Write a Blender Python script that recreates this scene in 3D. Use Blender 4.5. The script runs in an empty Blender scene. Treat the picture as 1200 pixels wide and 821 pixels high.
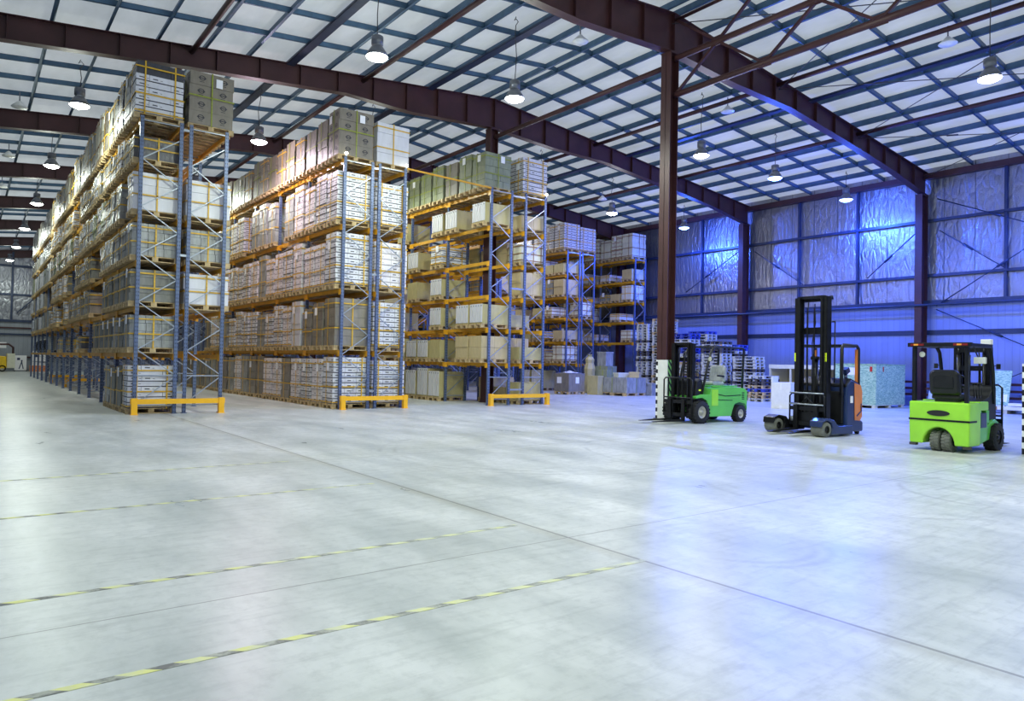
import bpy, math, random
from mathutils import Vector, Matrix
random.seed(7)
PI = math.pi
C = bpy.context.scene.collection
SC = bpy.context.scene

# ------------------------------------------------------------------ materials
MATS = {}
def lin(c):
    return tuple(((x/255)/12.92 if x/255 <= .04045 else ((x/255+.055)/1.055)**2.4) for x in c)

class NT:
    def __init__(s, name):
        m = bpy.data.materials.new(name); m.use_nodes = True
        s.m = m; s.t = m.node_tree; s.n = s.t.nodes; s.l = s.t.links
        s.b = s.n['Principled BSDF']; s.out = s.n['Material Output']
    def node(s, k, **kw):
        nd = s.n.new(k)
        for a, v in kw.items():
            if a.startswith('i_'):
                key = a[2:]; key = int(key) if key.isdigit() else key.replace('_', ' ')
                if hasattr(v, 'node') or isinstance(v, bpy.types.NodeSocket): s.l.new(v, nd.inputs[key])
                else: nd.inputs[key].default_value = v
            else: setattr(nd, a, v)
        return nd
    def math(s, op, a, b=None, c=None, clamp=False):
        nd = s.n.new('ShaderNodeMath'); nd.operation = op; nd.use_clamp = clamp
        for i, v in enumerate((a, b, c)):
            if v is None: continue
            if isinstance(v, bpy.types.NodeSocket): s.l.new(v, nd.inputs[i])
            else: nd.inputs[i].default_value = v
        return nd.outputs[0]
    def mix(s, fac, a, b):
        nd = s.n.new('ShaderNodeMix'); nd.data_type = 'RGBA'
        for i, v in ((0, fac), (6, a), (7, b)):
            if isinstance(v, bpy.types.NodeSocket): s.l.new(v, nd.inputs[i])
            else: nd.inputs[i].default_value = v if i == 0 else (*v, 1) if len(v) == 3 else v
        return nd.outputs[2]
    def ramp(s, fac, stops):
        nd = s.n.new('ShaderNodeValToRGB'); s.l.new(fac, nd.inputs[0])
        e = nd.color_ramp.elements
        while len(e) < len(stops): e.new(.5)
        for k, (p, c) in enumerate(stops):
            e[k].position = p; e[k].color = (*c, 1) if not isinstance(c, (int, float)) else (c, c, c, 1)
        return nd.outputs[0]
    def geo(s):
        return s.n.new('ShaderNodeNewGeometry').outputs['Position']
    def obj(s):
        return s.n.new('ShaderNodeTexCoord').outputs['Object']
    def scaled(s, vec, sc):
        nd = s.n.new('ShaderNodeMapping'); s.l.new(vec, nd.inputs[0]); nd.inputs[3].default_value = sc
        return nd.outputs[0]
    def noise(s, vec, scale, detail=3, rough=.55):
        nd = s.n.new('ShaderNodeTexNoise'); s.l.new(vec, nd.inputs[0]); nd.inputs['Scale'].default_value = scale
        nd.inputs['Detail'].default_value = detail; nd.inputs['Roughness'].default_value = rough
        return nd.outputs[0]
    def bump(s, h, strength=.3, dist=.02):
        nd = s.n.new('ShaderNodeBump'); s.l.new(h, nd.inputs['Height']); nd.inputs['Strength'].default_value = strength
        nd.inputs['Distance'].default_value = dist; s.l.new(nd.outputs[0], s.b.inputs['Normal']); return nd
    def set(s, k, v):
        if isinstance(v, bpy.types.NodeSocket): s.l.new(v, s.b.inputs[k])
        else: s.b.inputs[k].default_value = v
    def sep(s, vec):
        nd = s.n.new('ShaderNodeSeparateXYZ'); s.l.new(vec, nd.inputs[0]); return nd.outputs

def plain(name, rgb, rough=.5, metal=0, var=.12, scale=6, coat=0, bump=0):
    """a colour with a little wear noise in it"""
    if name in MATS: return MATS[name]
    t = NT(name); c = lin(rgb)
    n = t.noise(t.obj(), scale, 4)
    lo = tuple(x*(1-var) for x in c); hi = tuple(min(1, x*(1+var)) for x in c)
    t.set('Base Color', t.ramp(n, [(.3, lo), (.7, hi)]))
    t.set('Roughness', rough); t.set('Metallic', metal)
    if coat: t.set('Coat Weight', coat); t.set('Coat Roughness', .12)
    if bump: t.bump(n, bump, .01)
    MATS[name] = t.m; return t.m

def wrapped(name, rgb, var=.15, film=.8):
    """cardboard seen through crinkled glossy stretch film"""
    if name in MATS: return MATS[name]
    t = NT(name); c = lin(rgb); p = t.obj()
    n = t.noise(t.scaled(p, (3, 3, 1)), 3.0, 4)
    t.set('Base Color', t.ramp(n, [(.3, tuple(x*(1-var) for x in c)), (.7, tuple(min(1, x*(1+var)) for x in c))]))
    t.set('Roughness', .55)
    if film:
        t.set('Coat Weight', film); t.set('Coat Roughness', .16)
        w = t.noise(t.scaled(p, (7, 7, 2.2)), 2.4, 5, .65)
        bp = t.n.new('ShaderNodeBump'); t.l.new(w, bp.inputs['Height']); bp.inputs['Strength'].default_value = .8; bp.inputs['Distance'].default_value = .03
        t.l.new(bp.outputs[0], t.b.inputs['Coat Normal'])
    MATS[name] = t.m; return t.m

def glow(name, rgb, s):
    t = NT(name); t.set('Base Color', (*lin(rgb), 1)); t.set('Emission Color', (*lin(rgb), 1)); t.set('Emission Strength', s)
    MATS[name] = t.m; return t.m

# floor: worn power-floated concrete with saw-cut joints
def floor_mat():
    t = NT('polished_concrete'); p = t.geo(); X, Y, Z = t.sep(p)
    big = t.noise(p, .22, 4); mid = t.noise(t.scaled(p, (1, .35, 1)), 1.3, 6, .62); fine = t.noise(p, 9, 5, .7)
    base = t.ramp(mid, [(.3, lin((170, 176, 173))), (.52, lin((199, 202, 198))), (.75, lin((224, 225, 221)))])
    base = t.mix(t.math('MULTIPLY', t.ramp(big, [(.35, 0.0), (.75, 1.0)]), .4), base, lin((168, 173, 170)))
    base = t.mix(t.math('MULTIPLY', t.ramp(fine, [(.48, 0.0), (.74, 1.0)]), .42), base, lin((150, 155, 152)))
    st = t.noise(t.scaled(p, (.7, 6, 1)), 1.6, 5, .7)
    base = t.mix(t.math('MULTIPLY', t.ramp(st, [(.5, 0.0), (.76, 1.0)]), .42), base, lin((140, 145, 143)))
    # stains
    sn = t.noise(p, .8, 3)
    base = t.mix(t.math('MULTIPLY', t.ramp(sn, [(.66, 0.0), (.85, 1.0)]), .15), base, lin((132, 134, 128)))
    # worn tyre arcs
    arcs = None
    for cx, cy, r in ((5.3, 3.7, 0.62), (5.3, 3.7, .75), (9.2, 4.6, 1.7), (9.2, 4.6, 1.95), (11.5, 7.5, 3.2), (8, 9.6, 2.5), (8, 9.6, 2.75), (10.4, 3.2, 1.3)):
        dx = t.math('SUBTRACT', X, cx); dy = t.math('SUBTRACT', Y, cy)
        d = t.math('SQRT', t.math('ADD', t.math('MULTIPLY', dx, dx), t.math('MULTIPLY', dy, dy)))
        e = t.math('ABSOLUTE', t.math('SUBTRACT', d, r))
        a = t.math('SUBTRACT', 1.0, t.math('DIVIDE', e, .06), clamp=True)
        arcs = a if arcs is None else t.math('MAXIMUM', arcs, a)
    base = t.mix(t.math('MULTIPLY', t.math('MULTIPLY', arcs, t.ramp(t.noise(p, .9, 2), [(.45, 0.0), (.6, 1.0)])), .3), base, lin((120, 124, 124)))
    # joints: along X and along Y
    def joint(co, at, w):
        return t.math('LESS_THAN', t.math('ABSOLUTE', t.math('SUBTRACT', co, at)), w)
    j = joint(X, 4.19, .014)
    for at, w in ((10.2, .008), (15.9, .01), (21.6, .01)): j = t.math('MAXIMUM', j, joint(X, at, w))
    for at in (4.62, 10.2, 15.9, -1.1): j = t.math('MAXIMUM', j, joint(Y, at, .007))
    band = t.math('MULTIPLY', t.math('SUBTRACT', 1.0, t.math('DIVIDE', t.math('ABSOLUTE', t.math('SUBTRACT', X, 4.14)), .12), clamp=True), .35)
    base = t.mix(band, base, lin((160, 156, 138)))
    base = t.mix(t.math('MULTIPLY', j, .6), base, lin((95, 97, 92)))
    t.set('Base Color', base)
    t.set('Roughness', t.ramp(mid, [(.3, .27), (.7, .36)])); t.set('Specular IOR Level', .12)
    t.bump(fine, .05, .004)
    return t.m

def tape_mat(axis_x=True, ang=.0):
    t = NT('hazard_tape'); p = t.geo(); X, Y, Z = t.sep(p)
    d = t.math('ADD', X, t.math('MULTIPLY', Y, 1.3))
    m = t.math('GREATER_THAN', t.math('FRACT', t.math('MULTIPLY', d, 3.9)), .5)
    c = t.mix(m, lin((96, 99, 96)), lin((214, 216, 128)))
    w = t.noise(p, 7, 4, .7); big = t.noise(p, .5, 2)
    wear = t.math('ADD', t.ramp(w, [(.42, 0.0), (.62, .6)]), t.math('MULTIPLY', t.math('SUBTRACT', X, 1.2), .14), clamp=True)
    t.set('Base Color', t.mix(wear, c, lin((196, 200, 182)))); t.set('Roughness', .5)
    return t.m

def stripes(name, ca, cb, freq, mode):
    t = NT(name); p = t.obj(); X, Y, Z = t.sep(p)
    d = t.math('ADD', Z, t.math('MULTIPLY', t.math('ADD', X, Y), mode))
    m = t.math('GREATER_THAN', t.math('FRACT', t.math('MULTIPLY', d, freq)), .5)
    t.set('Base Color', t.mix(m, lin(ca), lin(cb))); t.set('Roughness', .45); MATS[name] = t.m; return t.m

def foil_mat():
    t = NT('crinkled_foil'); p = t.geo(); X, Y, Z = t.sep(p)
    a = t.noise(t.scaled(p, (2, 2.4, .8)), 2.2, 6, .7); b = t.noise(t.scaled(p, (5, 5, 3)), 3, 4, .6)
    vo = t.n.new('ShaderNodeTexVoronoi'); vo.feature = 'DISTANCE_TO_EDGE'; t.l.new(t.scaled(p, (1, 1.2, .45)), vo.inputs[0]); vo.inputs['Scale'].default_value = 3.2
    h = t.math('ADD', t.math('MULTIPLY', a, 1.0), t.math('MULTIPLY', t.ramp(vo.outputs[0], [(0, 0.0), (.2, 1.0)]), .35))
    h = t.math('ADD', h, t.math('MULTIPLY', b, .35))
    # vertical seams every 1.2 m or so
    s = t.math('ABSOLUTE', t.math('SUBTRACT', t.math('FRACT', t.math('DIVIDE', t.math('ADD', X, Y), 1.16)), .5))
    seam = t.math('GREATER_THAN', s, .485)
    h = t.math('SUBTRACT', h, t.math('MULTIPLY', seam, .6))
    t.set('Base Color', t.mix(t.math('MULTIPLY', seam, .6), lin((150, 152, 158)), lin((84, 86, 92))))
    t.set('Metallic', .9); t.set('Roughness', .33); t.bump(h, .6, .07)
    MATS['foil'] = t.m; return t.m

def ribbed_mat(name, rgb, pitch=.25):
    t = NT(name); p = t.geo(); X, Y, Z = t.sep(p)
    f = t.math('FRACT', t.math('DIVIDE', t.math('ADD', X, Y), pitch))
    r = t.math('ABSOLUTE', t.math('SUBTRACT', f, .5))
    n = t.noise(t.scaled(p, (1, 1, .25)), 1.5, 4)
    c = lin(rgb)
    t.set('Base Color', t.mix(t.math('MULTIPLY', t.math('GREATER_THAN', r, .455), .35), t.ramp(n, [(.3, tuple(x*.86 for x in c)), (.7, c)]), tuple(x*.5 for x in c)))
    t.set('Roughness', .42); t.set('Metallic', .15)
    t.bump(t.math('GREATER_THAN', r, .4), .5, .02)
    return t.m

def roof_mat():
    t = NT('white_roof_sheet'); p = t.geo(); X, Y, Z = t.sep(p)
    n = t.noise(t.scaled(p, (1.4, .5, 1)), 1.2, 4)
    col = t.ramp(n, [(.3, lin((226, 229, 228))), (.7, lin((244, 246, 246)))])
    t.set('Base Color', col); t.set('Roughness', .6)
    tr = t.n.new('ShaderNodeBsdfTranslucent'); t.l.new(col, tr.inputs[0])
    mx = t.n.new('ShaderNodeMixShader'); mx.inputs[0].default_value = .6
    t.l.new(t.b.outputs[0], mx.inputs[1]); t.l.new(tr.outputs[0], mx.inputs[2]); t.l.new(mx.outputs[0], t.out.inputs[0])
    t.bump(n, .15, .05)
    return t.m

def osb_mat():
    t = NT('chipboard'); p = t.obj()
    vo = t.n.new('ShaderNodeTexVoronoi'); t.l.new(t.scaled(p, (1, 1, 2.5)), vo.inputs[0]); vo.inputs['Scale'].default_value = 14
    g = t.n.new('ShaderNodeSeparateColor'); t.l.new(vo.outputs['Color'], g.inputs[0])
    t.set('Base Color', t.ramp(g.outputs[0], [(0, lin((128, 168, 140))), (.5, lin((160, 196, 160))), (1, lin((196, 218, 178)))]))
    t.set('Roughness', .7); MATS['osb'] = t.m; return t.m

def post_mat():
    """slate-blue painted rack post with punched holes"""
    t = NT('rack_post_paint'); p = t.obj(); X, Y, Z = t.sep(p)
    fz = t.math('ABSOLUTE', t.math('SUBTRACT', t.math('FRACT', t.math('DIVIDE', Z, .1)), .5))
    ax = t.math('ABSOLUTE', t.math('SUBTRACT', t.math('ABSOLUTE', X), .022))
    hole = t.math('MULTIPLY', t.math('LESS_THAN', fz, .2), t.math('LESS_THAN', ax, .008))
    n = t.noise(p, 3, 3)
    c = t.ramp(n, [(.3, lin((82, 98, 132))), (.7, lin((106, 120, 148)))])
    t.set('Base Color', t.mix(hole, c, lin((25, 28, 38)))); t.set('Roughness', .42); t.set('Metallic', .3)
    MATS['post'] = t.m; return t.m

M = {}
M['floor'] = floor_mat(); M['tape'] = tape_mat(); M['foil'] = foil_mat(); M['roof'] = roof_mat(); M['osb'] = osb_mat(); M['post'] = post_mat()
M['ribwall'] = ribbed_mat('ribbed_wall_panel', (132, 148, 198)); M['ribgrey'] = ribbed_mat('ribbed_grey_panel', (150, 156, 164), .33)
M['brown'] = plain('oxide_brown_steel', (66, 36, 38), .5, .1, .18, 2)
M['purlin'] = plain('galvanised_purlin', (70, 98, 124), .45, .35, .2, 3)
M['girt'] = plain('blue_grey_girt', (46, 58, 84), .42, .35, .15, 3)
M['lace'] = plain('galvanised_brace', (168, 176, 186), .35, .6, .1, 5)
M['beam'] = plain('orange_yellow_beam', (214, 158, 40), .4, 0, .12, 4)
M['beamclip'] = plain('beam_connector', (236, 172, 40), .4)
M['guard'] = plain('yellow_guard_paint', (250, 186, 30), .4, 0, .06, 5)
M['wood'] = plain('pallet_wood', (188, 164, 120), .8, 0, .28, 7)
M['oldwood'] = plain('grey_pallet_wood', (188, 188, 178), .8, 0, .3, 7)
M['bluewood'] = plain('blue_pallet_paint', (58, 76, 168), .6, 0, .2, 7)
M['darkwood'] = plain('dark_pallet_wood', (78, 74, 72), .8, 0, .3, 7)
M['steel_dark'] = plain('black_mast_steel', (26, 27, 30), .32, .3, .3, 8)
M['black'] = plain('black_plastic', (20, 21, 24), .45, 0, .2, 8)
M['rubber'] = plain('tyre_rubber', (34, 35, 38), .75, 0, .25, 12, bump=.3)
M['tyre_grey'] = plain('dusty_tyre_rubber', (112, 114, 106), .8, 0, .2, 12, bump=.4)
M['rim'] = plain('wheel_rim_paint', (190, 188, 170), .4, .2)
M['lime'] = plain('lime_green_paint', (160, 230, 58), .3, 0, .07, 3, coat=.4)
M['green'] = plain('mid_green_paint', (100, 200, 80), .32, 0, .07, 3, coat=.4)
M['navy'] = plain('navy_truck_paint', (34, 52, 96), .35, 0, .15, 3, coat=.3)
M['orange'] = plain('orange_truck_paint', (226, 134, 66), .38, 0, .08, 3, coat=.3)
M['white'] = plain('white_paint', (232, 232, 226), .45, 0, .05)
M['cream'] = plain('cream_board', (222, 220, 196), .6, 0, .06)
M['paper'] = plain('label_paper', (244, 244, 246), .6, 0, .02)
M['ink'] = plain('printed_ink', (42, 42, 50), .6, 0, .1)
M['cable'] = plain('lamp_cable', (60, 62, 66), .5)
M['hood'] = plain('lamp_hood', (120, 124, 132), .35, .5)
M['hoodw'] = plain('unlit_reflector', (226, 228, 226), .35, .1)
M['strapY'] = plain('yellow_strap', (214, 170, 44), .4, 0, .15, 20)
M['strapG'] = plain('olive_strap', (140, 150, 50), .4, 0, .15, 20)
M['strapB'] = plain('bronze_strap', (150, 112, 70), .4, 0, .15, 20)
M['red'] = plain('red_paint', (190, 40, 34), .4)
M['yellow'] = plain('yellow_paint', (240, 196, 30), .4)
M['hiviz'] = glow('reflector_yellow_glow', (210, 235, 40), .35)  # weak emission painted in as shine on badge and reflector strips, no lamps
M['tail_red'] = plain('tail_light_red', (128, 38, 34), .25)
M['tail_amber'] = plain('tail_light_amber', (240, 160, 60), .25)
M['lens'] = plain('lamp_lens', (226, 228, 214), .15, .2)
M['bag'] = wrapped('white_plastic_bag', (224, 226, 228), .1, 1)
M['seatcover'] = wrapped('silver_seat_cover', (168, 172, 172), .3, 1)
M['hazard'] = stripes('black_green_hazard', (24, 30, 30), (142, 214, 110), 5.2, 1.35)
M['dash'] = stripes('black_white_blocks', (20, 20, 26), (244, 244, 244), 4.6, 0)
# load skins
W_ = lambda k, n, rgb, var=.15, film=.8: M.__setitem__(k, wrapped(n, rgb, var, film))
W_('c_white', 'white_carton', (216, 216, 220), .06, .35)
W_('c_pink', 'pale_mauve_carton', (230, 225, 226), .08, .3)
W_('c_cream', 'cream_carton', (224, 222, 200), .08, .35)
W_('c_grey', 'grey_film_carton', (120, 120, 112), .25, .5)
W_('c_taupe', 'taupe_carton', (124, 116, 102), .12, .7)
W_('c_brown', 'brown_film_carton', (130, 123, 110), .2, .9)
W_('c_sage', 'sage_film_carton', (134, 140, 112), .15, .7)
W_('c_dark', 'dark_film_pack', (44, 46, 56), .4, 1)
W_('c_silver', 'silver_film_carton', (150, 152, 148), .3, .6)
W_('c_khaki', 'khaki_carton', (186, 174, 122), .1, .3)
W_('c_tan', 'tan_carton', (196, 178, 134), .08, .2)
M['band'] = plain('carton_print_band', (60, 58, 66), .6)
M['paleband'] = plain('pale_print_band', (160, 154, 156), .6)
M['redband'] = plain('red_print_band', (150, 46, 40), .6)

# ------------------------------------------------------------------ mesh builder
class MB:
    def __init__(s): s.v = []; s.f = []; s.mi = []; s.sm = []
    def add(s, vs, fs, mi=0, sm=False):
        b = len(s.v); s.v += [tuple(v) for v in vs]
        for f in fs: s.f.append(tuple(b+i for i in f)); s.mi.append(mi); s.sm.append(sm)
        return s
    def box(s, c, d, mi=0, rz=0, m=None):
        x, y, z = d[0]/2, d[1]/2, d[2]/2
        vs = [Vector((a*x, b*y, e*z)) for a in (-1, 1) for b in (-1, 1) for e in (-1, 1)]
        if m is not None: vs = [m @ v for v in vs]
        elif rz: r = Matrix.Rotation(rz, 3, 'Z'); vs = [r @ v for v in vs]
        vs = [v+Vector(c) for v in vs]
        return s.add(vs, [(0, 1, 3, 2), (4, 6, 7, 5), (0, 4, 5, 1), (2, 3, 7, 6), (0, 2, 6, 4), (1, 5, 7, 3)], mi)
    def b2(s, x0, x1, y0, y1, z0, z1, mi=0):
        return s.box(((x0+x1)/2, (y0+y1)/2, (z0+z1)/2), (abs(x1-x0), abs(y1-y0), abs(z1-z0)), mi)
    def bar(s, p, q, w, h, mi=0, up=(0, 0, 1)):
        p, q = Vector(p), Vector(q); d = (q-p); L = d.length; d.normalize(); u = Vector(up)
        if abs(d.dot(u)) > .98: u = Vector((1, 0, 0))
        r = d.cross(u).normalized(); u = r.cross(d)
        m = Matrix((d, r, u)).transposed()
        return s.box((p+q)/2, (L, w, h), mi, m=m)
    def tube(s, pts, r, n=8, mi=0, cap=True, closed=False):
        pts = [Vector(p) for p in pts]; rings = []
        N = len(pts)
        rr = r if isinstance(r, (list, tuple)) else [r]*N
        prev = None
        for i, p in enumerate(pts):
            a = pts[i-1] if (i > 0 or closed) else p; b = pts[(i+1) % N] if (i < N-1 or closed) else p
            d = (b-a).normalized()
            if prev is None:
                u = Vector((0, 0, 1)) if abs(d.z) < .9 else Vector((1, 0, 0))
                x = d.cross(u).normalized()
            else:
                x = (prev - d*prev.dot(d)).normalized()
            prev = x; y = d.cross(x)
            rings.append([p+(x*math.cos(2*PI*k/n)+y*math.sin(2*PI*k/n))*rr[i] for k in range(n)])
        vs = [v for g in rings for v in g]; fs = []
        for i in range(N if closed else N-1):
            j = (i+1) % N
            for k in range(n): fs.append((i*n+k, i*n+(k+1) % n, j*n+(k+1) % n, j*n+k))
        s.add(vs, fs, mi, True)
        if cap and not closed:
            b = len(s.v)-len(vs)
            s.f.append(tuple(b+k for k in reversed(range(n)))); s.mi.append(mi); s.sm.append(False)
            s.f.append(tuple(b+(N-1)*n+k for k in range(n))); s.mi.append(mi); s.sm.append(False)
        return s
    def lathe(s, prof, c=(0, 0, 0), n=20, mi=0, axis='z', sm=True):
        vs = []; fs = []
        for (r, h) in prof:
            for k in range(n):
                a = 2*PI*k/n; x, y = r*math.cos(a), r*math.sin(a)
                v = {'z': (x, y, h), 'y': (x, h, y), 'x': (h, x, y)}[axis]
                vs.append((v[0]+c[0], v[1]+c[1], v[2]+c[2]))
        for i in range(len(prof)-1):
            for k in range(n): fs.append((i*n+k, i*n+(k+1) % n, (i+1)*n+(k+1) % n, (i+1)*n+k))
        return s.add(vs, fs, mi, sm)
    def prism(s, poly, a0, a1, axis='y', mi=0):
        """polygon in the plane across AXIS, extruded from a0 to a1"""
        def P(u, w, a): return {'y': (u, a, w), 'x': (a, u, w), 'z': (u, w, a)}[axis]
        n = len(poly); vs = [P(u, w, a0) for u, w in poly]+[P(u, w, a1) for u, w in poly]
        fs = [tuple(range(n)), tuple(reversed(range(n, 2*n)))]+[(i, i+n, (i+1) % n+n, (i+1) % n) for i in range(n)]
        return s.add(vs, fs, mi)
    def mesh(s, name, mats):
        me = bpy.data.meshes.new(name); me.from_pydata(s.v, [], s.f); 
        for m in mats: me.materials.append(M[m] if isinstance(m, str) else m)
        me.polygons.foreach_set('material_index', s.mi); me.polygons.foreach_set('use_smooth', s.sm)
        import bmesh
        bm = bmesh.new(); bm.from_mesh(me); bmesh.ops.recalc_face_normals(bm, faces=bm.faces); bm.to_mesh(me); bm.free()
        me.update(); return me
    def build(s, name, mats, parent=None, loc=None, rz=0, bevel=0):
        o = bpy.data.objects.new(name, s.mesh(name, mats)); C.objects.link(o)
        if parent is not None: o.parent = parent
        if loc is not None: o.location = loc
        if rz: o.rotation_euler.z = rz
        if bevel:
            b = o.modifiers.new('bevel', 'BEVEL'); b.width = bevel; b.segments = 3; b.limit_method = 'ANGLE'; b.angle_limit = .6
        return o

def tag(o, label=None, cat=None, group=None, kind=None):
    for k, v in (('label', label), ('category', cat), ('group', group), ('kind', kind)):
        if v is not None: o[k] = v
    return o
def struct(name, mb, mats, label, cat, **k):
    o = mb.build(name, mats, **k); return tag(o, label, cat, None, 'structure')
def root(name, loc, label, cat, rz=0, group=None):
    o = bpy.data.objects.new(name, None); C.objects.link(o); o.location = loc; o.rotation_euler.z = rz; o.empty_display_size = .2
    return tag(o, label, cat, group)
KIDS = {}
def kid(o, parent):
    KIDS.setdefault(parent.name, []).append(o); return o
def copy_tree(o, parent=None):
    c = o.copy(); C.objects.link(c)
    if parent is not None: c.parent = parent
    for ch in KIDS.get(o.name, []):
        kid(copy_tree(ch, c), c)
    return c
ORD = ['first', 'second', 'third', 'fourth', 'fifth', 'sixth', 'seventh', 'eighth', 'ninth', 'tenth', 'eleventh', 'twelfth', 'thirteenth', 'fourteenth', 'fifteenth', 'sixteenth', 'seventeenth', 'eighteenth', 'nineteenth', 'twentieth',
       'twenty-first', 'twenty-second', 'twenty-third', 'twenty-fourth', 'twenty-fifth', 'twenty-sixth', 'twenty-seventh', 'twenty-eighth', 'twenty-ninth', 'thirtieth'] + ['thirty-'+w for w in ('first', 'second', 'third', 'fourth', 'fifth', 'sixth', 'seventh', 'eighth', 'ninth')] + ['fortieth']+['forty-'+w for w in ('first', 'second', 'third', 'fourth', 'fifth', 'sixth')]

# ------------------------------------------------------------------ camera (solved from the photo's vanishing points)
f_px, yaw, pit, rol = 836.0, .653467912, .017929704, .0196705862
cy, sy, cp, sp = math.cos(yaw), math.sin(yaw), math.cos(pit), math.sin(pit)
F = Vector((sy*cp, cy*cp, sp)); R0 = Vector((cy, -sy, 0)); U0 = R0.cross(F)
R = R0*math.cos(rol)+U0*math.sin(rol); U = U0*math.cos(rol)-R0*math.sin(rol)
cam = bpy.data.cameras.new('camera'); cam.lens = 36*f_px/1200; cam.sensor_width = 36; cam.clip_end = 300
co = bpy.data.objects.new('camera', cam); C.objects.link(co)
m = Matrix((R, U, -F)).transposed().to_4x4(); m.translation = Vector((0, 0, 1.5)); co.matrix_world = m
SC.camera = co

# ------------------------------------------------------------------ building shell
XL, XR, Y0, Y1, XC = -4.0, 32.5, -12.9, 74.6, 15.8
RAF = [4.5-8.85, 4.5, 13.45]+[13.45+8.71*k for k in range(1, 8)]
def ztop(x, top=11.6): return top-.1*abs(x-XC)          # underside of the purlins = top flange of the rafters
mb = MB(); mb.b2(XL-.3, XR+.3, Y0-.3, Y1+.3, -.25, 0)
struct('floor', mb, ['floor'], 'pale grey polished concrete floor with saw-cut joints and tyre marks', 'floor')
mb = MB()
for a, b in ((XL-.3, XC), (XC, XR+.3)):
    za, zb = ztop(a)+.24, ztop(b)+.24
    mb.add([(a, Y0-.3, za), (b, Y0-.3, zb), (b, Y1+.3, zb), (a, Y1+.3, za)], [(0, 1, 2, 3)])
struct('ceiling', mb, ['roof'], 'white translucent roof sheeting above the purlins', 'ceiling')

def shell_wall(name, side, label):
    mb = MB()
    # 0 ribbed lower panel, 1 crinkled foil above it
    if side in ('R', 'L'):
        x = XR if side == 'R' else XL; t = .12 if side == 'R' else -.12
        zt = ztop(x)+.24
        mb.b2(x, x+t, Y0, Y1, 0, 4.32, 0); mb.b2(x, x+t, Y0, Y1, 4.32, zt, 1)
    else:
        y = Y1 if side == 'F' else Y0; t = .12 if side == 'F' else -.12
        mb.b2(XL, XR, min(y, y+t), max(y, y+t), 0, 4.3, 0)
        poly = [(XL, 4.3), (XR, 4.3), (XR, ztop(XR)+.24), (XC, ztop(XC)+.24), (XL, ztop(XL)+.24)]
        mb.prism(poly, y, y+t, 'y', 1)
    struct(name, mb, ['ribgrey' if side == 'F' else 'ribwall', 'foil'], label, 'wall')
shell_wall('wall_right', 'R', 'long side wall, pale ribbed panel below and crinkled foil insulation above')
shell_wall('wall_left', 'L', 'side wall of ribbed panel and foil on the aisle side of the leftmost rack')
shell_wall('wall_back', 'F', 'distant grey end wall of ribbed panel and foil past the racks')
shell_wall('wall_front', 'N', 'end wall of ribbed panel and foil behind the camera')

# rafters: tapered brown I-girders
def depth(x):
    d = abs(x-XC)
    if x <= XC:
        pts = [(0, 1.12), (3.6, .98), (6, .68), (10, .62), (20, .7)]
    else:
        pts = [(0, 1.12), (3, 1.0), (6, .72), (10.5, .72), (13.5, .78), (17, 1.0)]
    for (a, u), (b, w) in zip(pts, pts[1:]):
        if d <= b: return u+(w-u)*(d-a)/(b-a)
    return pts[-1][1]
XS = [XL, .5, 5.0, 9.8, 12.2, XC, 18.8, 21.8, 26.3, 29.3, XR-.15]
NAMES_BAY = ['nearest the camera, behind the frame edge', 'second from the camera', 'over the striped column', 'over the rack fronts', 'one bay behind the rack fronts', 'two bays behind the rack fronts', 'three bays behind the rack fronts', 'four bays behind the rack fronts', 'five bays behind the rack fronts', 'beside the distant end wall']
for i, y in enumerate(RAF):
    mb = MB()
    for a, b in zip(XS, XS[1:]):
        ta, tb, ba, bb = ztop(a), ztop(b), ztop(a)-depth(a), ztop(b)-depth(b)
        mb.add([(a, y-.008, ba), (b, y-.008, bb), (b, y-.008, tb), (a, y-.008, ta), (a, y+.008, ba), (b, y+.008, bb), (b, y+.008, tb), (a, y+.008, ta)],
               [(0, 1, 2, 3), (7, 6, 5, 4), (0, 4, 5, 1), (3, 2, 6, 7)])
        for z0, z1, t in ((ta, tb, .02), (ba, bb, -.02)):
            mb.add([(a, y-.14, z0), (b, y-.14, z1), (b, y+.14, z1), (a, y+.14, z0), (a, y-.14, z0-t), (b, y-.14, z1-t), (b, y+.14, z1-t), (a, y+.14, z0-t)],
                   [(0, 1, 2, 3), (7, 6, 5, 4), (0, 4, 5, 1), (3, 2, 6, 7)])
    x = XL+.8
    while x < XR-.3:
        mb.b2(x-.008, x+.008, y-.12, y+.12, ztop(x)-depth(x), ztop(x)-.01); x += 1.27
    struct('roof_rafter', mb, ['brown'], 'dark oxide-brown tapered steel rafter '+NAMES_BAY[i], 'rafter')

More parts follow.
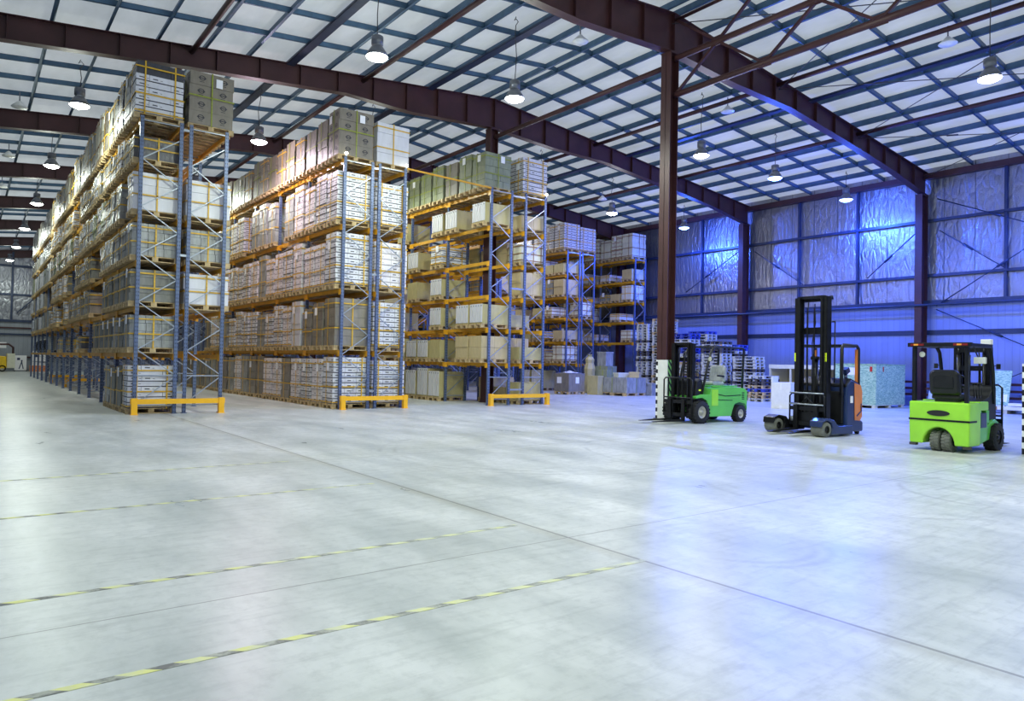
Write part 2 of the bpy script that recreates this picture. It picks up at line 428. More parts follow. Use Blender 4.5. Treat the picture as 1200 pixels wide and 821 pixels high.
# purlins along Y, bridging members along X
def z_purlin(x):
    mb = MB(); z = ztop(x)
    mb.b2(x-.006, x+.006, Y0, Y1, z, z+.22); mb.b2(x-.07, x+.004, Y0, Y1, z, z+.012); mb.b2(x-.004, x+.07, Y0, Y1, z+.21, z+.222)
    return mb
PX = [XC-.25-1.27*k for k in range(0, 16)]+[XC+.25+1.27*k for k in range(0, 14)]
for k, x in enumerate(PX):
    j = k if k < 16 else k-16
    struct('roof_purlin', z_purlin(x), ['purlin'], f"galvanised roof purlin, {ORD[j]} from the ridge on the {'rack' if k < 16 else 'foil wall'} slope", 'purlin')
n = 0
for i, y in enumerate(RAF[:-1]):
    step = (RAF[i+1]-y)/5
    for q in range(1, 5):
        mb = MB(); yy = y+q*step
        for a, b in ((XL, XC), (XC, XR)):
            za, zb = ztop(a)+.045, ztop(b)+.045
            for t0, t1, yo, yt in ((0, .15, 0, .006), (0, .008, 0, .06), (.142, .15, 0, .06)):
                mb.add([(a, yy, za+t0), (b, yy, zb+t0), (b, yy, zb+t1), (a, yy, za+t1), (a, yy+yt, za+t0), (b, yy+yt, zb+t0), (b, yy+yt, zb+t1), (a, yy+yt, za+t1)],
                       [(0, 1, 2, 3), (7, 6, 5, 4), (0, 4, 5, 1), (3, 2, 6, 7)])
        struct('roof_bridging', mb, ['purlin'], f"blue-grey roof cross member, {ORD[q-1]} behind the rafter {NAMES_BAY[i].split(',')[0]}", 'roof member'); n += 1
# thick conduits / trays under the purlins
for x, lab in ((7.9, 'above the second rack'), (13.0, 'between the second and third racks'), (23.2, 'midway between striped column and foil wall')):
    mb = MB(); z = ztop(x)-.02
    mb.b2(x-.13, x+.13, Y0, Y1, z-.02, z-.005); mb.b2(x-.13, x-.12, Y0, Y1, z-.02, z+.05); mb.b2(x+.12, x+.13, Y0, Y1, z-.02, z+.05)
    struct('roof_cable_tray', mb, ['girt'], 'long metal cable tray running under the roof '+lab, 'cable tray')
# brown eave struts running along Y
for x, lab in ((5.0, 'over the leftmost rack'), (10.4, 'over the second rack'), (21.2, 'right of the striped column'), (26.5, 'nearer the foil wall')):
    for i in range(len(RAF)-1):
        mb = MB(); z = ztop(x)-.14
        mb.tube([(x, RAF[i]+.01, z), (x, RAF[i+1]-.01, z)], .075, 10)
        # knee brace from the girder's lower flange
        mb.bar((x, RAF[i]+.02, ztop(x)-depth(x)+.02), (x, RAF[i]+.5, z-.02), .05, .05)
        struct('roof_strut', mb, ['brown'], f"brown strut {lab}, behind the rafter {NAMES_BAY[i].split(',')[0]}", 'strut')
# eave girder at the foil wall
mb = MB(); mb.b2(XR-.35, XR-.05, Y0, Y1, ztop(XR)-.28, ztop(XR)-.04)
struct('trim_1', mb, ['brown'], 'brown eave girder along the top of the foil wall', 'girder')

# columns
def hcol(x, y, zt, wx, wy, nm, lab):
    mb = MB()
    mb.b2(x-wx/2, x-wx/2+.02, y-wy/2, y+wy/2, 0, zt); mb.b2(x+wx/2-.02, x+wx/2, y-wy/2, y+wy/2, 0, zt)
    mb.b2(x-wx/2, x+wx/2, y-.008, y+.008, 0, zt); mb.b2(x-wx/2-.05, x+wx/2+.05, y-wy/2-.04, y+wy/2+.04, 0, .03)
    mb.b2(x-wx/2-.01, x+wx/2+.01, y-wy/2, y+wy/2, zt-.05, zt)
    return struct(nm, mb, ['brown'], lab, 'column')
CN = ['nearest the camera', 'inside the black and white block guard', 'holding the striped corner guard behind the green forklift', 'rising through the third rack front', 'one bay behind the third rack front', 'two bays behind the third rack front', 'three bays behind the third rack front', 'four bays behind the third rack front', 'five bays behind the third rack front', 'at the distant end wall']
for i, y in enumerate(RAF):
    hcol(XC, y, ztop(XC)-depth(XC)-.03, .34, .36, 'steel_column', 'brown H-section interior column '+CN[i])
WN = ['far outside the frame', 'just beyond the right frame edge', 'tall brown one beside the chipboard crate', 'rising behind the pallet stacks', 'one bay beyond the pallet stacks', 'two bays beyond the pallet stacks', 'three bays beyond the pallet stacks', 'four bays beyond the pallet stacks', 'five bays beyond the pallet stacks', 'in the far corner']
for i, y in enumerate(RAF):
    hcol(XR-.45, y, ztop(XR)-.95, .56, .28, 'steel_wall_column', 'foil-wall column '+WN[i])
# ridge line: strut in every bay behind, truss in the bays in front of the striped column
for i in range(2, len(RAF)-1):
    mb = MB(); mb.tube([(XC, RAF[i]+.18, 10.1), (XC, RAF[i+1]-.18, 10.1)], .08, 10)
    struct('ridge_strut', mb, ['brown'], f"round tie under the ridge, behind the rafter {NAMES_BAY[i].split(',')[0]}", 'strut')
for i in (0, 1):
    ya, yb = RAF[i], RAF[i+1]; L = yb-ya
    mb = MB()
    mb.tube([(XC, ya+.18, 9.2), (XC, yb-.18, 9.2)], .085, 10); mb.tube([(XC, ya+.18, 10.25), (XC, yb-.18, 10.25)], .085, 10)
    mb.tube([(XC, ya+.18, 11.35), (XC, yb-.18, 11.35)], .05, 8)
    k = 3
    for q in range(k):
        a = yb-.2-(L-.4)*q/k; b = yb-.2-(L-.4)*(q+1)/k; c = (a+b)/2
        for s_, e_ in (((a, 9.2), (c, 10.25)), ((b, 9.2), (c, 10.25)), ((c, 10.25), (a, 11.35)), ((c, 10.25), (b, 11.35))):
            mb.bar((XC, s_[0], s_[1]), (XC, e_[0], e_[1]), .07, .07)
        for yy, z in ((c, 10.25), (b, 9.2)): mb.box((XC, yy, z+.02), (.02, .4, .26))
    struct('ridge_truss', mb, ['brown'], 'brown tubular zigzag truss under the ridge, '+('in front of the striped column' if i else 'nearest the camera'), 'truss')
# roof rods
rods = [((21.2, 13.4), (26.5, 4.7)), ((21.2, 4.7), (26.5, 13.4)), ((26.5, 13.4), (32.0, 4.7)), ((26.5, 4.7), (32.0, 13.4)), ((XC, 13.4), (21.2, 4.7)), ((XC, 4.7), (21.2, 13.4))]
RL = ['falling from the strut at the middle to the outer strut', 'rising across the first rod of the middle strip', 'falling toward the foil wall', 'rising along the foil wall strip', 'starting at the striped column head', 'ending at the strut beside the striped column']
for (a, b), l in zip(rods, RL):
    mb = MB(); mb.tube([(a[0], a[1], ztop(a[0])-.3), (b[0], b[1], ztop(b[0])-.3)], .014, 6)
    m1 = Vector((a[0]*.7+b[0]*.3, a[1]*.7+b[1]*.3, ztop(a[0])*.7+ztop(b[0])*.3-.3)); d = (Vector((b[0]-a[0], b[1]-a[1], 0))).normalized()*.18
    mb.tube([m1-d, m1+d], .03, 6)
    struct('roof_tie_rod', mb, ['cable'], 'thin dark roof bracing rod '+l, 'bracing rod')

# foil-wall girts, posts, bracing
gn = 0
for z, h, d_, lab in ((4.40, .2, .22, 'at the top of the ribbed panel'), (5.56, .12, .14, 'across the lower foil'), (7.9, .12, .14, 'across the upper foil')):
    mb = MB(); mb.b2(XR-d_, XR-.002, Y0, Y1, z-h/2, z+h/2); mb.b2(XR-d_-.02, XR-d_, Y0, Y1, z-h/2, z-h/2+.03)
    struct('wall_girt', mb, ['girt'], 'long blue-grey wall rail '+lab, 'wall rail')
mb = MB(); mb.tube([(XR-.78, Y0, 4.27), (XR-.78, Y1, 4.27)], .05, 10)
struct('wall_tie_tube', mb, ['girt'], 'long round pipe passing in front of the foil-wall columns', 'pipe')
WY = [(RAF[i]+(RAF[i+1]-RAF[i])*q/3) for i in range(1, 5) for q in (1, 2)]
for k, y in enumerate(WY):
    mb = MB(); mb.b2(XR-.16, XR-.002, y-.045, y+.045, 4.45, ztop(XR)-.28)
    struct('foil_wall_mullion', mb, ['girt'], f'slim blue-grey upright on the foil, {ORD[k]} along the wall', 'wall upright')
wr = [((21.6, 7.5), (18.9, 5.6)), ((15.8, 5.65), (13.75, 7.4)), ((12.9, 4.25), (7.6, 7.7)), ((12.9, 4.1), (8.0, 1.7)), ((12.9, 8.75), (8.2, 6.6)), ((12.8, 7.4), (10.4, 5.6)), ((12.4, .3), (8.4, 2.2)), ((26.0, 5.7), (22.6, 7.6))]
WL = ['left of the centre foil panel', 'right of the centre foil panel', 'rising above the lime forklift', 'falling over the ribbed panel above the lime forklift', 'highest over the lime forklift', 'short one on the foil right of the tall column', 'rising behind the leaning board', 'on the foil beyond the striped column']
for (a, b), l in zip(wr, WL):
    mb = MB(); x = XR-.3; mb.tube([(x, a[0], a[1]), (x, b[0], b[1])], .022, 6)
    d = Vector((0, b[0]-a[0], b[1]-a[1])).normalized()*.22; c = Vector((x, a[0]*.55+b[0]*.45, a[1]*.55+b[1]*.45)); mb.tube([c-d, c+d], .05, 8)
    struct('wall_tie_rod', mb, ['girt'], 'diagonal bracing rod '+l, 'bracing rod')
for z in (.52, .78, 1.05):
    mb = MB(); mb.b2(XR-.5, XR-.42, 4.7, 13.2, z-.05, z+.05); mb.b2(XR-.5, XR-.42, 13.7, 21.9, z-.05, z+.05)
    struct('wall_guard_rail', mb, ['brown'], {.52: 'lowest', .78: 'middle', 1.05: 'topmost'}[z]+' brown guard rail along the ribbed panel', 'guard rail')
mb = MB(); mb.b2(XR-.04, XR-.002, 4.7, 26, 3.05, 3.25)
struct('trim_2', mb, ['girt'], 'dull grey-green line across the ribbed panel', 'trim')
# end wall rails
for k, (z, h) in enumerate(((1.2, .12), (3.15, .14), (3.7, .12), (4.3, .2), (6.55, .16), (9.0, .2))):
    mb = MB(); mb.b2(XL, XR-.5, Y1-.16, Y1-.002, z-h/2, z+h/2)
    struct('end_wall_girt', mb, ['brown' if k in (0, 2) else 'girt'], f'rail across the distant end wall, {ORD[k]} from the floor', 'wall rail')
mb = MB(); mb.b2(2.95, 3.1, Y1-.2, Y1-.002, 4.3, 10.2); struct('end_wall_mullion', mb, ['girt'], 'upright on the foil of the distant end wall', 'wall upright')
mb = MB(); mb.bar((3.4, Y1-.25, 5.0), (6.8, Y1-.25, 8.6), .06, .1); struct('end_wall_tie', mb, ['girt'], 'diagonal brace on the distant end wall', 'brace')

# floor tape
for y, xa, xb, l in ((3.76, -1.5, 4.2, 'nearest the camera'), (5.24, -3, 4.1, 'second from the camera'), (7.95, -3, 4.0, 'third from the camera'), (10.3, -3, 3.8, 'faint, fourth from the camera')):
    mb = MB(); mb.b2(xa, xb, y-.027, y+.027, .0005, .002)
    tag(mb.build('floor_tape', ['tape']), f'worn yellow and black tape strip on the floor, {l}', 'floor tape', 'tape strips on the concrete', 'structure')

# column guards
def col_guard(y, lab):
    t = root('column_guard', (XC, y, 0), lab, 'column guard')
    a = .2
    for nm, b, mm in (('side_panel', (-a, -a+.015, -a, a), 'white'), ('side_panel', (a-.015, a, -a, a), 'white'), ('hazard_panel', (-a+.016, a-.016, -a, -a+.015), 'hazard'), ('hazard_panel', (-a+.016, a-.016, a-.015, a), 'hazard')):
        mb = MB(); mb.b2(*b, .0, 1.68); mb.build(nm, [mm], t)
    mb = MB(); mb.b2(-a-.012, -a-.001, a-.05, a+.008, 0, 1.68); mb.build('edge_strip', ['dash'], t)
    return t
col_guard(13.4, 'white box guard with black and green diagonal stripes round the tall centre column')
col_guard(4.55, 'guard with black and white block edge at the right edge of the photo')

# ------------------------------------------------------------------ pallets
def pallet_mb(lx=1.2, ly=.8, mi=0):
    mb = MB()
    for k in range(5):
        y = -ly/2+.06+k*(ly-.12)/4; mb.b2(-lx/2, lx/2, y-.058, y+.058, .122, .144, mi)
    for x in (-lx/2+.07, 0, lx/2-.07):
        mb.b2(x-.07, x+.07, -ly/2, ly/2, .1, .122, mi)
        for y in (-ly/2+.06, 0, ly/2-.06): mb.b2(x-.07, x+.07, y-.055, y+.055, .022, .1, mi)
    for y in (-ly/2+.06, 0, ly/2-.06): mb.b2(-lx/2, lx/2, y-.055, y+.055, 0, .022, mi)
    return mb
PALLET_ME = {k: pallet_mb().mesh('pallet_'+k, [k]) for k in ('wood', 'oldwood', 'bluewood', 'darkwood')}

# ------------------------------------------------------------------ pallet loads
def cuts(fr, L):
    out = [-L/2]
    for a in fr: out.append(out[-1]+a*L)
    return out
#        skin       strap     x splits       y splits    layers band   words
STY = {
 'long':   ('c_white', 'strapY', (.72, .28), (.5, .5), .145, 'band', 'white long-carton load with yellow straps'),
 'longdark': ('c_white', 'strapY', (.72, .28), (.5, .5), .17, 'band', 'white long-carton load, dark film top'),
 'brick':  ('c_white', 'strapY', (.34, .33, .33), (.5, .5), .155, 'band', 'white small-carton load, yellow straps'),
 'mauve':  ('c_pink', 'strapY', (.5, .5), (.5, .5), .19, 'paleband', 'mauve carton load with yellow straps'),
 'bigtaupe': ('c_taupe', 'strapG', (.5, .5), (.5, .5), .37, None, 'taupe big-carton load with round emblems'),
 'bigwhite': ('c_white', 'strapY', (.5, .5), (.5, .5), .36, None, 'white big-carton load with yellow straps'),
 'silver': ('c_silver', 'strapY', (.34, .33, .33), (.5, .5), .2, None, 'silvery film-wrapped carton load'),
 'grey':   ('c_grey', 'strapY', (.5, .5), (.34, .33, .33), .22, None, 'grey film-wrapped carton load'),
 'brown':  ('c_brown', 'strapY', (.5, .5), (.5, .5), .27, None, 'brown film-wrapped carton load'),
 'taupe':  ('c_taupe', 'strapG', (.5, .5), (.5, .5), .4, None, 'taupe carton load with olive straps'),
 'sage':   ('c_sage', 'strapG', (.4, .3, .3), (.5, .5), .26, None, 'sage film-wrapped carton load'),
 'dark':   ('c_dark', 'strapY', (1.,), (.5, .5), .25, None, 'dark film-wrapped load'),
 'cream':  ('c_cream', 'strapB', (.5, .5), (.5, .5), .3, None, 'cream carton load with bronze straps'),
 'tan':    ('c_tan', None, (.5, .5), (1.,), .36, None, 'plain tan box load'),
 'khaki':  ('c_khaki', None, (1.,), (1.,), .5, None, 'khaki crate load'),
 'redstrap': ('c_cream', 'strapB', (.5, .5), (.5, .5), .24, 'redband', 'cream carton load with red print'),
 'file':   ('c_khaki', None, (1.,), (1.,), .9, None, 'khaki box load with white panels'),
}
PROTO = {}
def carton(mb, x0, x1, y0, y1, z0, z1, band, emblem):
    g = .005
    mb.b2(x0+g, x1-g, y0+g, y1-g, z0+.004, z1-.002, 0)
    if band:
        mb.b2(x0+g-.002, x1-g+.002, y0+g-.002, y1-g+.002, z0+.004, z0+.024, 1)
        if x1-x0 > .3:   # printed bar on the front and side
            mb.b2(x0+.08, x0+.2, y0+g-.002, y0+g, z0+.07, z0+.095, 2); mb.b2(x0+.26, x0+.31, y0+g-.002, y0+g, z0+.07, z0+.08, 2)
        mb.b2(x0+g-.002, x0+g, y0+.06, y0+.16, z0+.07, z0+.09, 2)
    if emblem:
        cx, cz, r = (x0+x1)/2+.02, (z0+z1)/2+.02, .085
        for ax in (0, 1):
            pts = []; n = 14
            for k in range(n):
                for rr in (r, r*.68):
                    a = 2*PI*k/n
                    pts.append((cx+rr*math.cos(a), y0+g-.002, cz+rr*math.sin(a)*.8) if ax == 0 else (x0+g-.002, (y0+y1)/2+rr*math.cos(a), cz+rr*math.sin(a)*.8))
            mb.add(pts, [(2*k, 2*k+1, (2*k+3) % (2*n), (2*k+2) % (2*n)) for k in range(n)], 2)
        mb.b2(cx-.1, cx+.1, y0+g-.002, y0+g, cz-.012, cz+.012, 2); mb.b2(cx-.07, cx+.05, y0+g-.002, y0+g, cz-.11, cz-.095, 2)
        mb.b2(x0+g-.002, x0+g, (y0+y1)/2-.07, (y0+y1)/2+.07, cz-.012, cz+.012, 2)
def load_proto(sty, h, detail, var=0):
    key = (sty, round(h, 2), detail, var)
    if key in PROTO: return PROTO[key]
    rnd = random.Random(str(key))
    skin, strap, fx, fy, lay, band, words = STY[sty]
    t = root('pallet_load', (0, 0, -50), 'x', 'pallet load')
    p = bpy.data.objects.new('pallet', PALLET_ME['wood']); C.objects.link(p); p.parent = t; kid(p, t)
    mats = [skin, band or 'band', 'ink']
    LX, LY_ = (1.15, .79); hz = h-.146
    n = max(1, round(hz/lay)); dz = hz/n
    emblem = sty == 'bigtaupe'
    if sty == 'file':
        mb = MB(); mb.b2(-LX/2+.02, LX/2, -LY_/2, LY_/2, .146, h-.02, 0)
        o = mb.build('box', [skin], t); kid(o, t)
        k = 5; w = LY_/k
        for q in range(k):
            mb = MB(); mb.b2(-LX/2-.002, -LX/2+.018, -LY_/2+q*w+.015, -LY_/2+(q+1)*w-.015, .19, h-.01, 0); mb.b2(-LX/2-.004, -LX/2-.002, -LY_/2+q*w+.05, -LY_/2+(q+1)*w-.07, h-.1, h-.06, 1)
            kid(mb.build('white_panel', ['c_white', 'ink'], t), t)
    else:
        mb = MB()
        for k in range(n):
            X_, Y_ = cuts(fx, LX), cuts(fy, LY_)
            if k % 2 and len(fx) > 1 and not emblem: X_ = cuts(tuple(reversed(fx)), LX)
            jx, jy = (rnd.uniform(-.012, .012) for _ in range(2))
            for a, b in zip(X_, X_[1:]):
                for c_, d in zip(Y_, Y_[1:]):
                    if detail:
                        one = MB(); carton(one, a+jx, b+jx, c_+jy, d+jy, .146+k*dz, .146+(k+1)*dz, band, emblem)
                        kid(one.build('carton', ['c_dark', 'c_dark', 'c_dark'] if sty == 'longdark' and k >= n-2 else mats, t), t)
                    else: carton(mb, a+jx, b+jx, c_+jy, d+jy, .146+k*dz, .146+(k+1)*dz, band, emblem)
        if not detail: kid(mb.build('carton_block', mats, t), t)
    if strap:
        e = .018; X0, X1, YA, YB = -LX/2-e, LX/2+e, -LY_/2-e, LY_/2+e; wd = .018
        def ringx(y):   # loop in the XZ plane
            m = MB(); z0, z1 = .12, h+.004
            m.b2(X0, X0+.004, y-wd, y+wd, z0, z1); m.b2(X1-.004, X1, y-wd, y+wd, z0, z1); m.b2(X0, X1, y-wd, y+wd, z1, z1+.004); return m
        def ringy(x):
            m = MB(); z0, z1 = .12, h+.004
            m.b2(x-wd, x+wd, YA, YA+.004, z0, z1); m.b2(x-wd, x+wd, YB-.004, YB, z0, z1); m.b2(x-wd, x+wd, YA, YB, z1+.004, z1+.008); return m
        def ringz(z):
            m = MB()
            for a, b, c_, d in ((X0, X1, YA, YA+.004), (X0, X1, YB-.004, YB), (X0, X0+.004, YA, YB), (X1-.004, X1, YA, YB)): m.b2(a, b, c_, d, z-wd, z+wd)
            return m
        rings = [ringy(-.36 if sty in ('long', 'longdark', 'brick', 'mauve') else 0), ringx(rnd.choice((-.12, .1, 0))), ringz(.2+h*.3), ringz(h*.9)]
        if sty in ('long', 'longdark', 'brick', 'mauve', 'cream', 'redstrap'): rings += [ringy(.36), ringz(.2)]
        if sty in ('taupe', 'bigtaupe'): rings = rings[:2]+[ringz(h*.58)]
        if detail:
            for r in rings: kid(r.build('strap', [strap], t), t)
        else:
            m = MB()
            for r in rings: m.add(r.v, r.f)
            kid(m.build('strap', [strap], t), t)
    if sty not in ('dark', 'khaki', 'tan', 'file') and var % 2 == 0:
        m = MB(); y = rnd.uniform(-.2, .12); z = h*rnd.uniform(.7, .8)
        m.b2(-LX/2-.024, -LX/2-.019, y, y+.19, z, z+.24)
        if sty in ('bigtaupe', 'sage'):
            kid(m.build('label_sheet', ['paper'], t), t); m = MB()
            m.b2(.1, .27, -LY_/2-.024, -LY_/2-.019, h*.78, h*.78+.24)
        kid(m.build('label_sheet', ['paper'], t), t)
    PROTO[key] = [t, False]; return PROTO[key]
RACKN = {1: 'leftmost rack', 2: 'second rack', 3: 'third rack', 4: 'fourth rack', 5: 'fifth rack', 6: 'wall-side rack'}
TIER = ['floor tier', 'second tier', 'third tier', 'fourth tier', 'fifth tier', 'sixth tier', 'top tier']
def place_load(row, side, tier, slot, sty, h, x, y, z, ztop_, detail=False, topt=False):
    var = random.randrange(2)
    pr = load_proto(sty, h, detail, var)
    if not pr[1]: t = pr[0]; pr[1] = True
    else: t = copy_tree(pr[0])
    t.location = (x+(0 if row in (3, 6) else -.06 if side == 'left' else .06)+random.uniform(-.015, .015), y+random.uniform(-.006, .006), z+.002); t.rotation_euler.z = random.uniform(-.012, .012)
    tn = 'top tier' if topt else TIER[tier]
    t['label'] = f"{STY[sty][6]}, {tn} of {RACKN[row]}, {side} side, {ORD[slot]} from front"
    t['group'] = f"pallet loads on the {RACKN[row]}"
    return t

# ------------------------------------------------------------------ racking
BAY = 2.8
def post_mesh(h):
    mb = MB(); mb.b2(-.045, .045, -.035, -.03, 0, h); mb.b2(-.045, -.04, -.03, .035, 0, h); mb.b2(.04, .045, -.03, .035, 0, h)
    mb.b2(-.07, .07, -.06, .06, 0, .012); return mb.mesh('rack_post', ['post'])
POST_ME = post_mesh(7.72)
def lacing_mesh(w, h):
    mb = MB(); z = .35; s = 0; a, b = .04, w-.04
    mb.bar((a, 0, .22), (b, 0, .22), .03, .03); mb.bar((a, 0, 1.0), (b, 0, 1.0), .03, .03)
    z = 1.05
    mb.bar((a, 0, .28), (b, 0, .95), .03, .025)
    while z < h-.6:
        mb.bar((a if s else b, 0, z), (b if s else a, 0, z+.6), .03, .025); z += .62; s = 1-s
    mb.bar((a, 0, h-.08), (b, 0, h-.08), .03, .03)
    return mb.mesh('frame_lacing', ['lace'])
def beam_mesh(L):
    mb = MB(); mb.b2(-.025, .025, .05, L-.05, -.115, 0, 0)
    for y in (.035, L-.035-.012):
        mb.b2(-.03, .055, y, y+.012, -.19, -.004, 1)
    for y in (.05, L-.1): mb.b2(-.052, -.047, y-.06, y+.11, -.18, -.004, 1)
    return mb.mesh('rack_beam', ['beam', 'beamclip'])
BEAM_ME = beam_mesh(BAY)
def rack(row, runs, y0, nb, levels, lab, skipfar=0):
    t = root('pallet_rack', (runs[0][0], y0, 0), lab, 'storage rack', group=None)
    def L(x, y, z): return (x-runs[0][0], y-y0, z)
    def add(nm, me, p, par):
        o = bpy.data.objects.new(nm, me); C.objects.link(o); o.parent = par; o.location = p; return o
    for xa, xb in runs:
        lm = lacing_mesh(xb-xa, 7.7)
        for i in range(nb+1):
            fr = add('frame_lacing', lm, L(xa, y0+i*BAY, 0), t)
            add('post', POST_ME, (0, 0, 0), fr); add('post', POST_ME, (xb-xa, 0, 0), fr)
    bl = []
    for xa, xb in runs:
        for i in range(nb):
            for z in levels:
                for x in (xa, xb): bl.append((x, y0+i*BAY, z))
    bl.sort(key=lambda b: b[1]*1.0+(0 if b[0] == runs[0][0] else 9 if b[0] == runs[0][1] else 12))
    for b in bl[:96]: add('beam', BEAM_ME, L(*b), t)
    if len(bl) > 96:
        m = MB()
        for b in bl[96:]: m.b2(b[0]-.025-runs[0][0], b[0]+.025-runs[0][0], b[1]+.05-y0, b[1]+BAY-.05-y0, b[2]-.115, b[2])
        tag(m.build('beam', ['beam'], t), kind='stuff')
    if len(runs) > 1:
        for z in (.55, 4.2, 7.55):
            m = MB(); m.bar(L(runs[0][1]+.04, y0, z), L(runs[1][0]-.04, y0, z), .05, .06); m.build('row_spacer', ['lace'], t)
    return t
def end_guard(x0, x1, y, lab):
    t = root('rack_end_guard', (x0, y, 0), lab, 'guard barrier', group='yellow rack end guards')
    w = x1-x0; m = MB(); m.b2(-.02, w+.02, -.05, .03, .27, .4); m.build('rail', ['guard'], t)
    for x in (0, w-.14):
        m = MB(); m.b2(x, x+.14, -.07, .07, 0, .42); m.b2(x-.02, x+.16, -.09, .09, 0, .012); m.build('post', ['guard'], t)
ROW = {1: [(3.47, 4.42), (4.66, 5.58)], 2: [(9.08, 10.0), (10.25, 11.16)], 3: [(14.62, 15.52), (16.17, 17.09)], 4: [(20.25, 21.15), (21.4, 22.3)], 5: [(25.9, 26.8), (27.0, 27.9)], 6: [(30.6, 31.45)]}
LV = {1: [1.58, 2.78, 3.97, 5.16, 6.5, 7.68], 2: [1.8, 3.68, 5.66, 7.67], 3: [1.5, 2.74, 3.9, 5.1, 6.35, 7.62], 4: [1.5, 2.74, 3.9, 5.1, 6.35, 7.62], 5: [1.55, 2.75, 4.05, 5.2, 6.4, 7.68], 6: [2.85, 4.05, 5.2, 6.4, 7.68]}
YF, YG, YH = 20.45, 29.0, 28.4
rack(1, ROW[1], YF, 13, LV[1], 'long leftmost pallet rack, blue-grey posts and orange beams, reaching the roof')
rack(2, ROW[2], YF, 13, LV[2], 'second pallet rack from the left, packed tight with white cartons')
rack(3, ROW[3], YF, 8, LV[3], 'third pallet rack, half-empty with yellow beams, nearest the striped column')
rack(4, ROW[4], YG, 5, LV[4], 'fourth pallet rack, glimpsed through the third rack posts')
rack(5, ROW[5], YG, 6, LV[5], 'fifth pallet rack, set back behind the junk pile')
rack(6, ROW[6], YH, 7, LV[6], 'pallet rack against the foil wall beside the tall pallet stacks')
end_guard(3.36, 5.62, 20.22, 'yellow floor guard across the front end of the leftmost rack')
end_guard(9.0, 11.26, 20.2, 'yellow floor guard across the front end of the second rack')
end_guard(14.5, 17.2, 20.18, 'yellow floor guard across the front end of the third rack')
end_guard(3.6, 5.5, 38.6, 'yellow low guard inside the empty floor tier of the leftmost rack, nearer')
end_guard(3.6, 5.5, 45.2, 'yellow low guard inside the empty floor tier of the leftmost rack, farther')

def slot_y(row, s):
    y0 = YF if row < 4 else YG if row < 6 else YH
    return y0+(s//3)*BAY+.5+(s % 3)*.9
rr = random.Random(11)
def fill(row, side, tier, slots, stys, hs, p=1.0, detail=0):
    run = ROW[row][0 if side == 'left' else 1]; x = (run[0]+run[1])/2
    if row == 3: x += -.1 if side == 'left' else .03
    z = 0 if tier == 0 else LV[row][tier-1]; top = tier == len(LV[row])
    z += 0
    for s in slots:
        if rr.random() > p: continue
        sty = stys[s] if isinstance(stys, dict) and s in stys else (stys.get('*') if isinstance(stys, dict) else stys)
        if isinstance(sty, (list, tuple)): sty = rr.choice(sty)
        if sty is None: continue
        h = hs[s] if isinstance(hs, dict) and s in hs else hs.get('*') if isinstance(hs, dict) else hs
        if isinstance(h, (list, tuple)): h = round(rr.choice(h), 2)
        if row == 1 and tier == 1 and s >= 27: continue
        if row == 1 and s >= 24: FAR.append((sty, h, x, slot_y(row, s), z)); continue
        place_load(row, side, tier, s, sty, h, x, slot_y(row, s), z, None, detail=s < detail, topt=top)
FAR = []
# leftmost rack, aisle side
fill(1, 'left', 0, range(4), {0: 'long', 1: 'grey', 2: 'grey', 3: 'silver'}, {0: 1.25, 1: 1.2, 2: 1.15, 3: 1.2}, 1, 1)
fill(1, 'left', 1, range(7), {0: 'silver', 2: 'silver', '*': 'grey'}, {0: .98, 1: .95, '*': .97}, 1, 1)
fill(1, 'left', 1, range(9, 39), ['silver', 'brick', 'dark'], [.6, .8], .3)
fill(1, 'left', 2, range(5), {0: 'grey', '*': 'grey'}, {0: .97, '*': [.93, .98]}, 1, 1)
fill(1, 'left', 2, range(8, 39), ['brick', 'silver', 'brown'], [.85, .97], .45)
fill(1, 'left', 3, range(6), {0: 'silver', '*': 'silver'}, {0: .98, '*': [.93, .98]}, 1, 1)
fill(1, 'left', 3, range(8, 39), ['brick', 'grey', 'mauve', 'brown'], [.85, .97], .6)
fill(1, 'left', 4, range(39), {0: 'bigwhite', 1: 'brick', 2: 'silver', '*': ['silver', 'brick', 'sage', 'mauve', 'grey']}, {0: 1.12, '*': [1.0, 1.12]}, .93, 1)
fill(1, 'left', 5, range(39), {0: 'dark', 1: 'grey', '*': ['silver', 'grey', 'brown', 'brick']}, {0: .72, 1: .8, '*': [.8, .96]}, .85, 1)
fill(1, 'left', 6, range(39), {0: 'longdark', '*': ['silver', 'grey', 'brown', 'dark', 'cream']}, {0: 1.5, '*': [1.35, 1.5, 1.6]}, .97, 1)
fill(1, 'right', 2, range(2), {0: 'bigwhite', 1: 'grey'}, {'*': .96}, 1, 1)
fill(1, 'right', 3, range(2), {0: 'silver', 1: 'brick'}, {'*': .97}, 1, 1)
fill(1, 'right', 4, range(3), {0: 'bigwhite', '*': 'mauve'}, {'*': 1.12}, 1, 1)
fill(1, 'right', 6, range(4), {'*': 'bigtaupe'}, {'*': 1.58}, 1, 1)
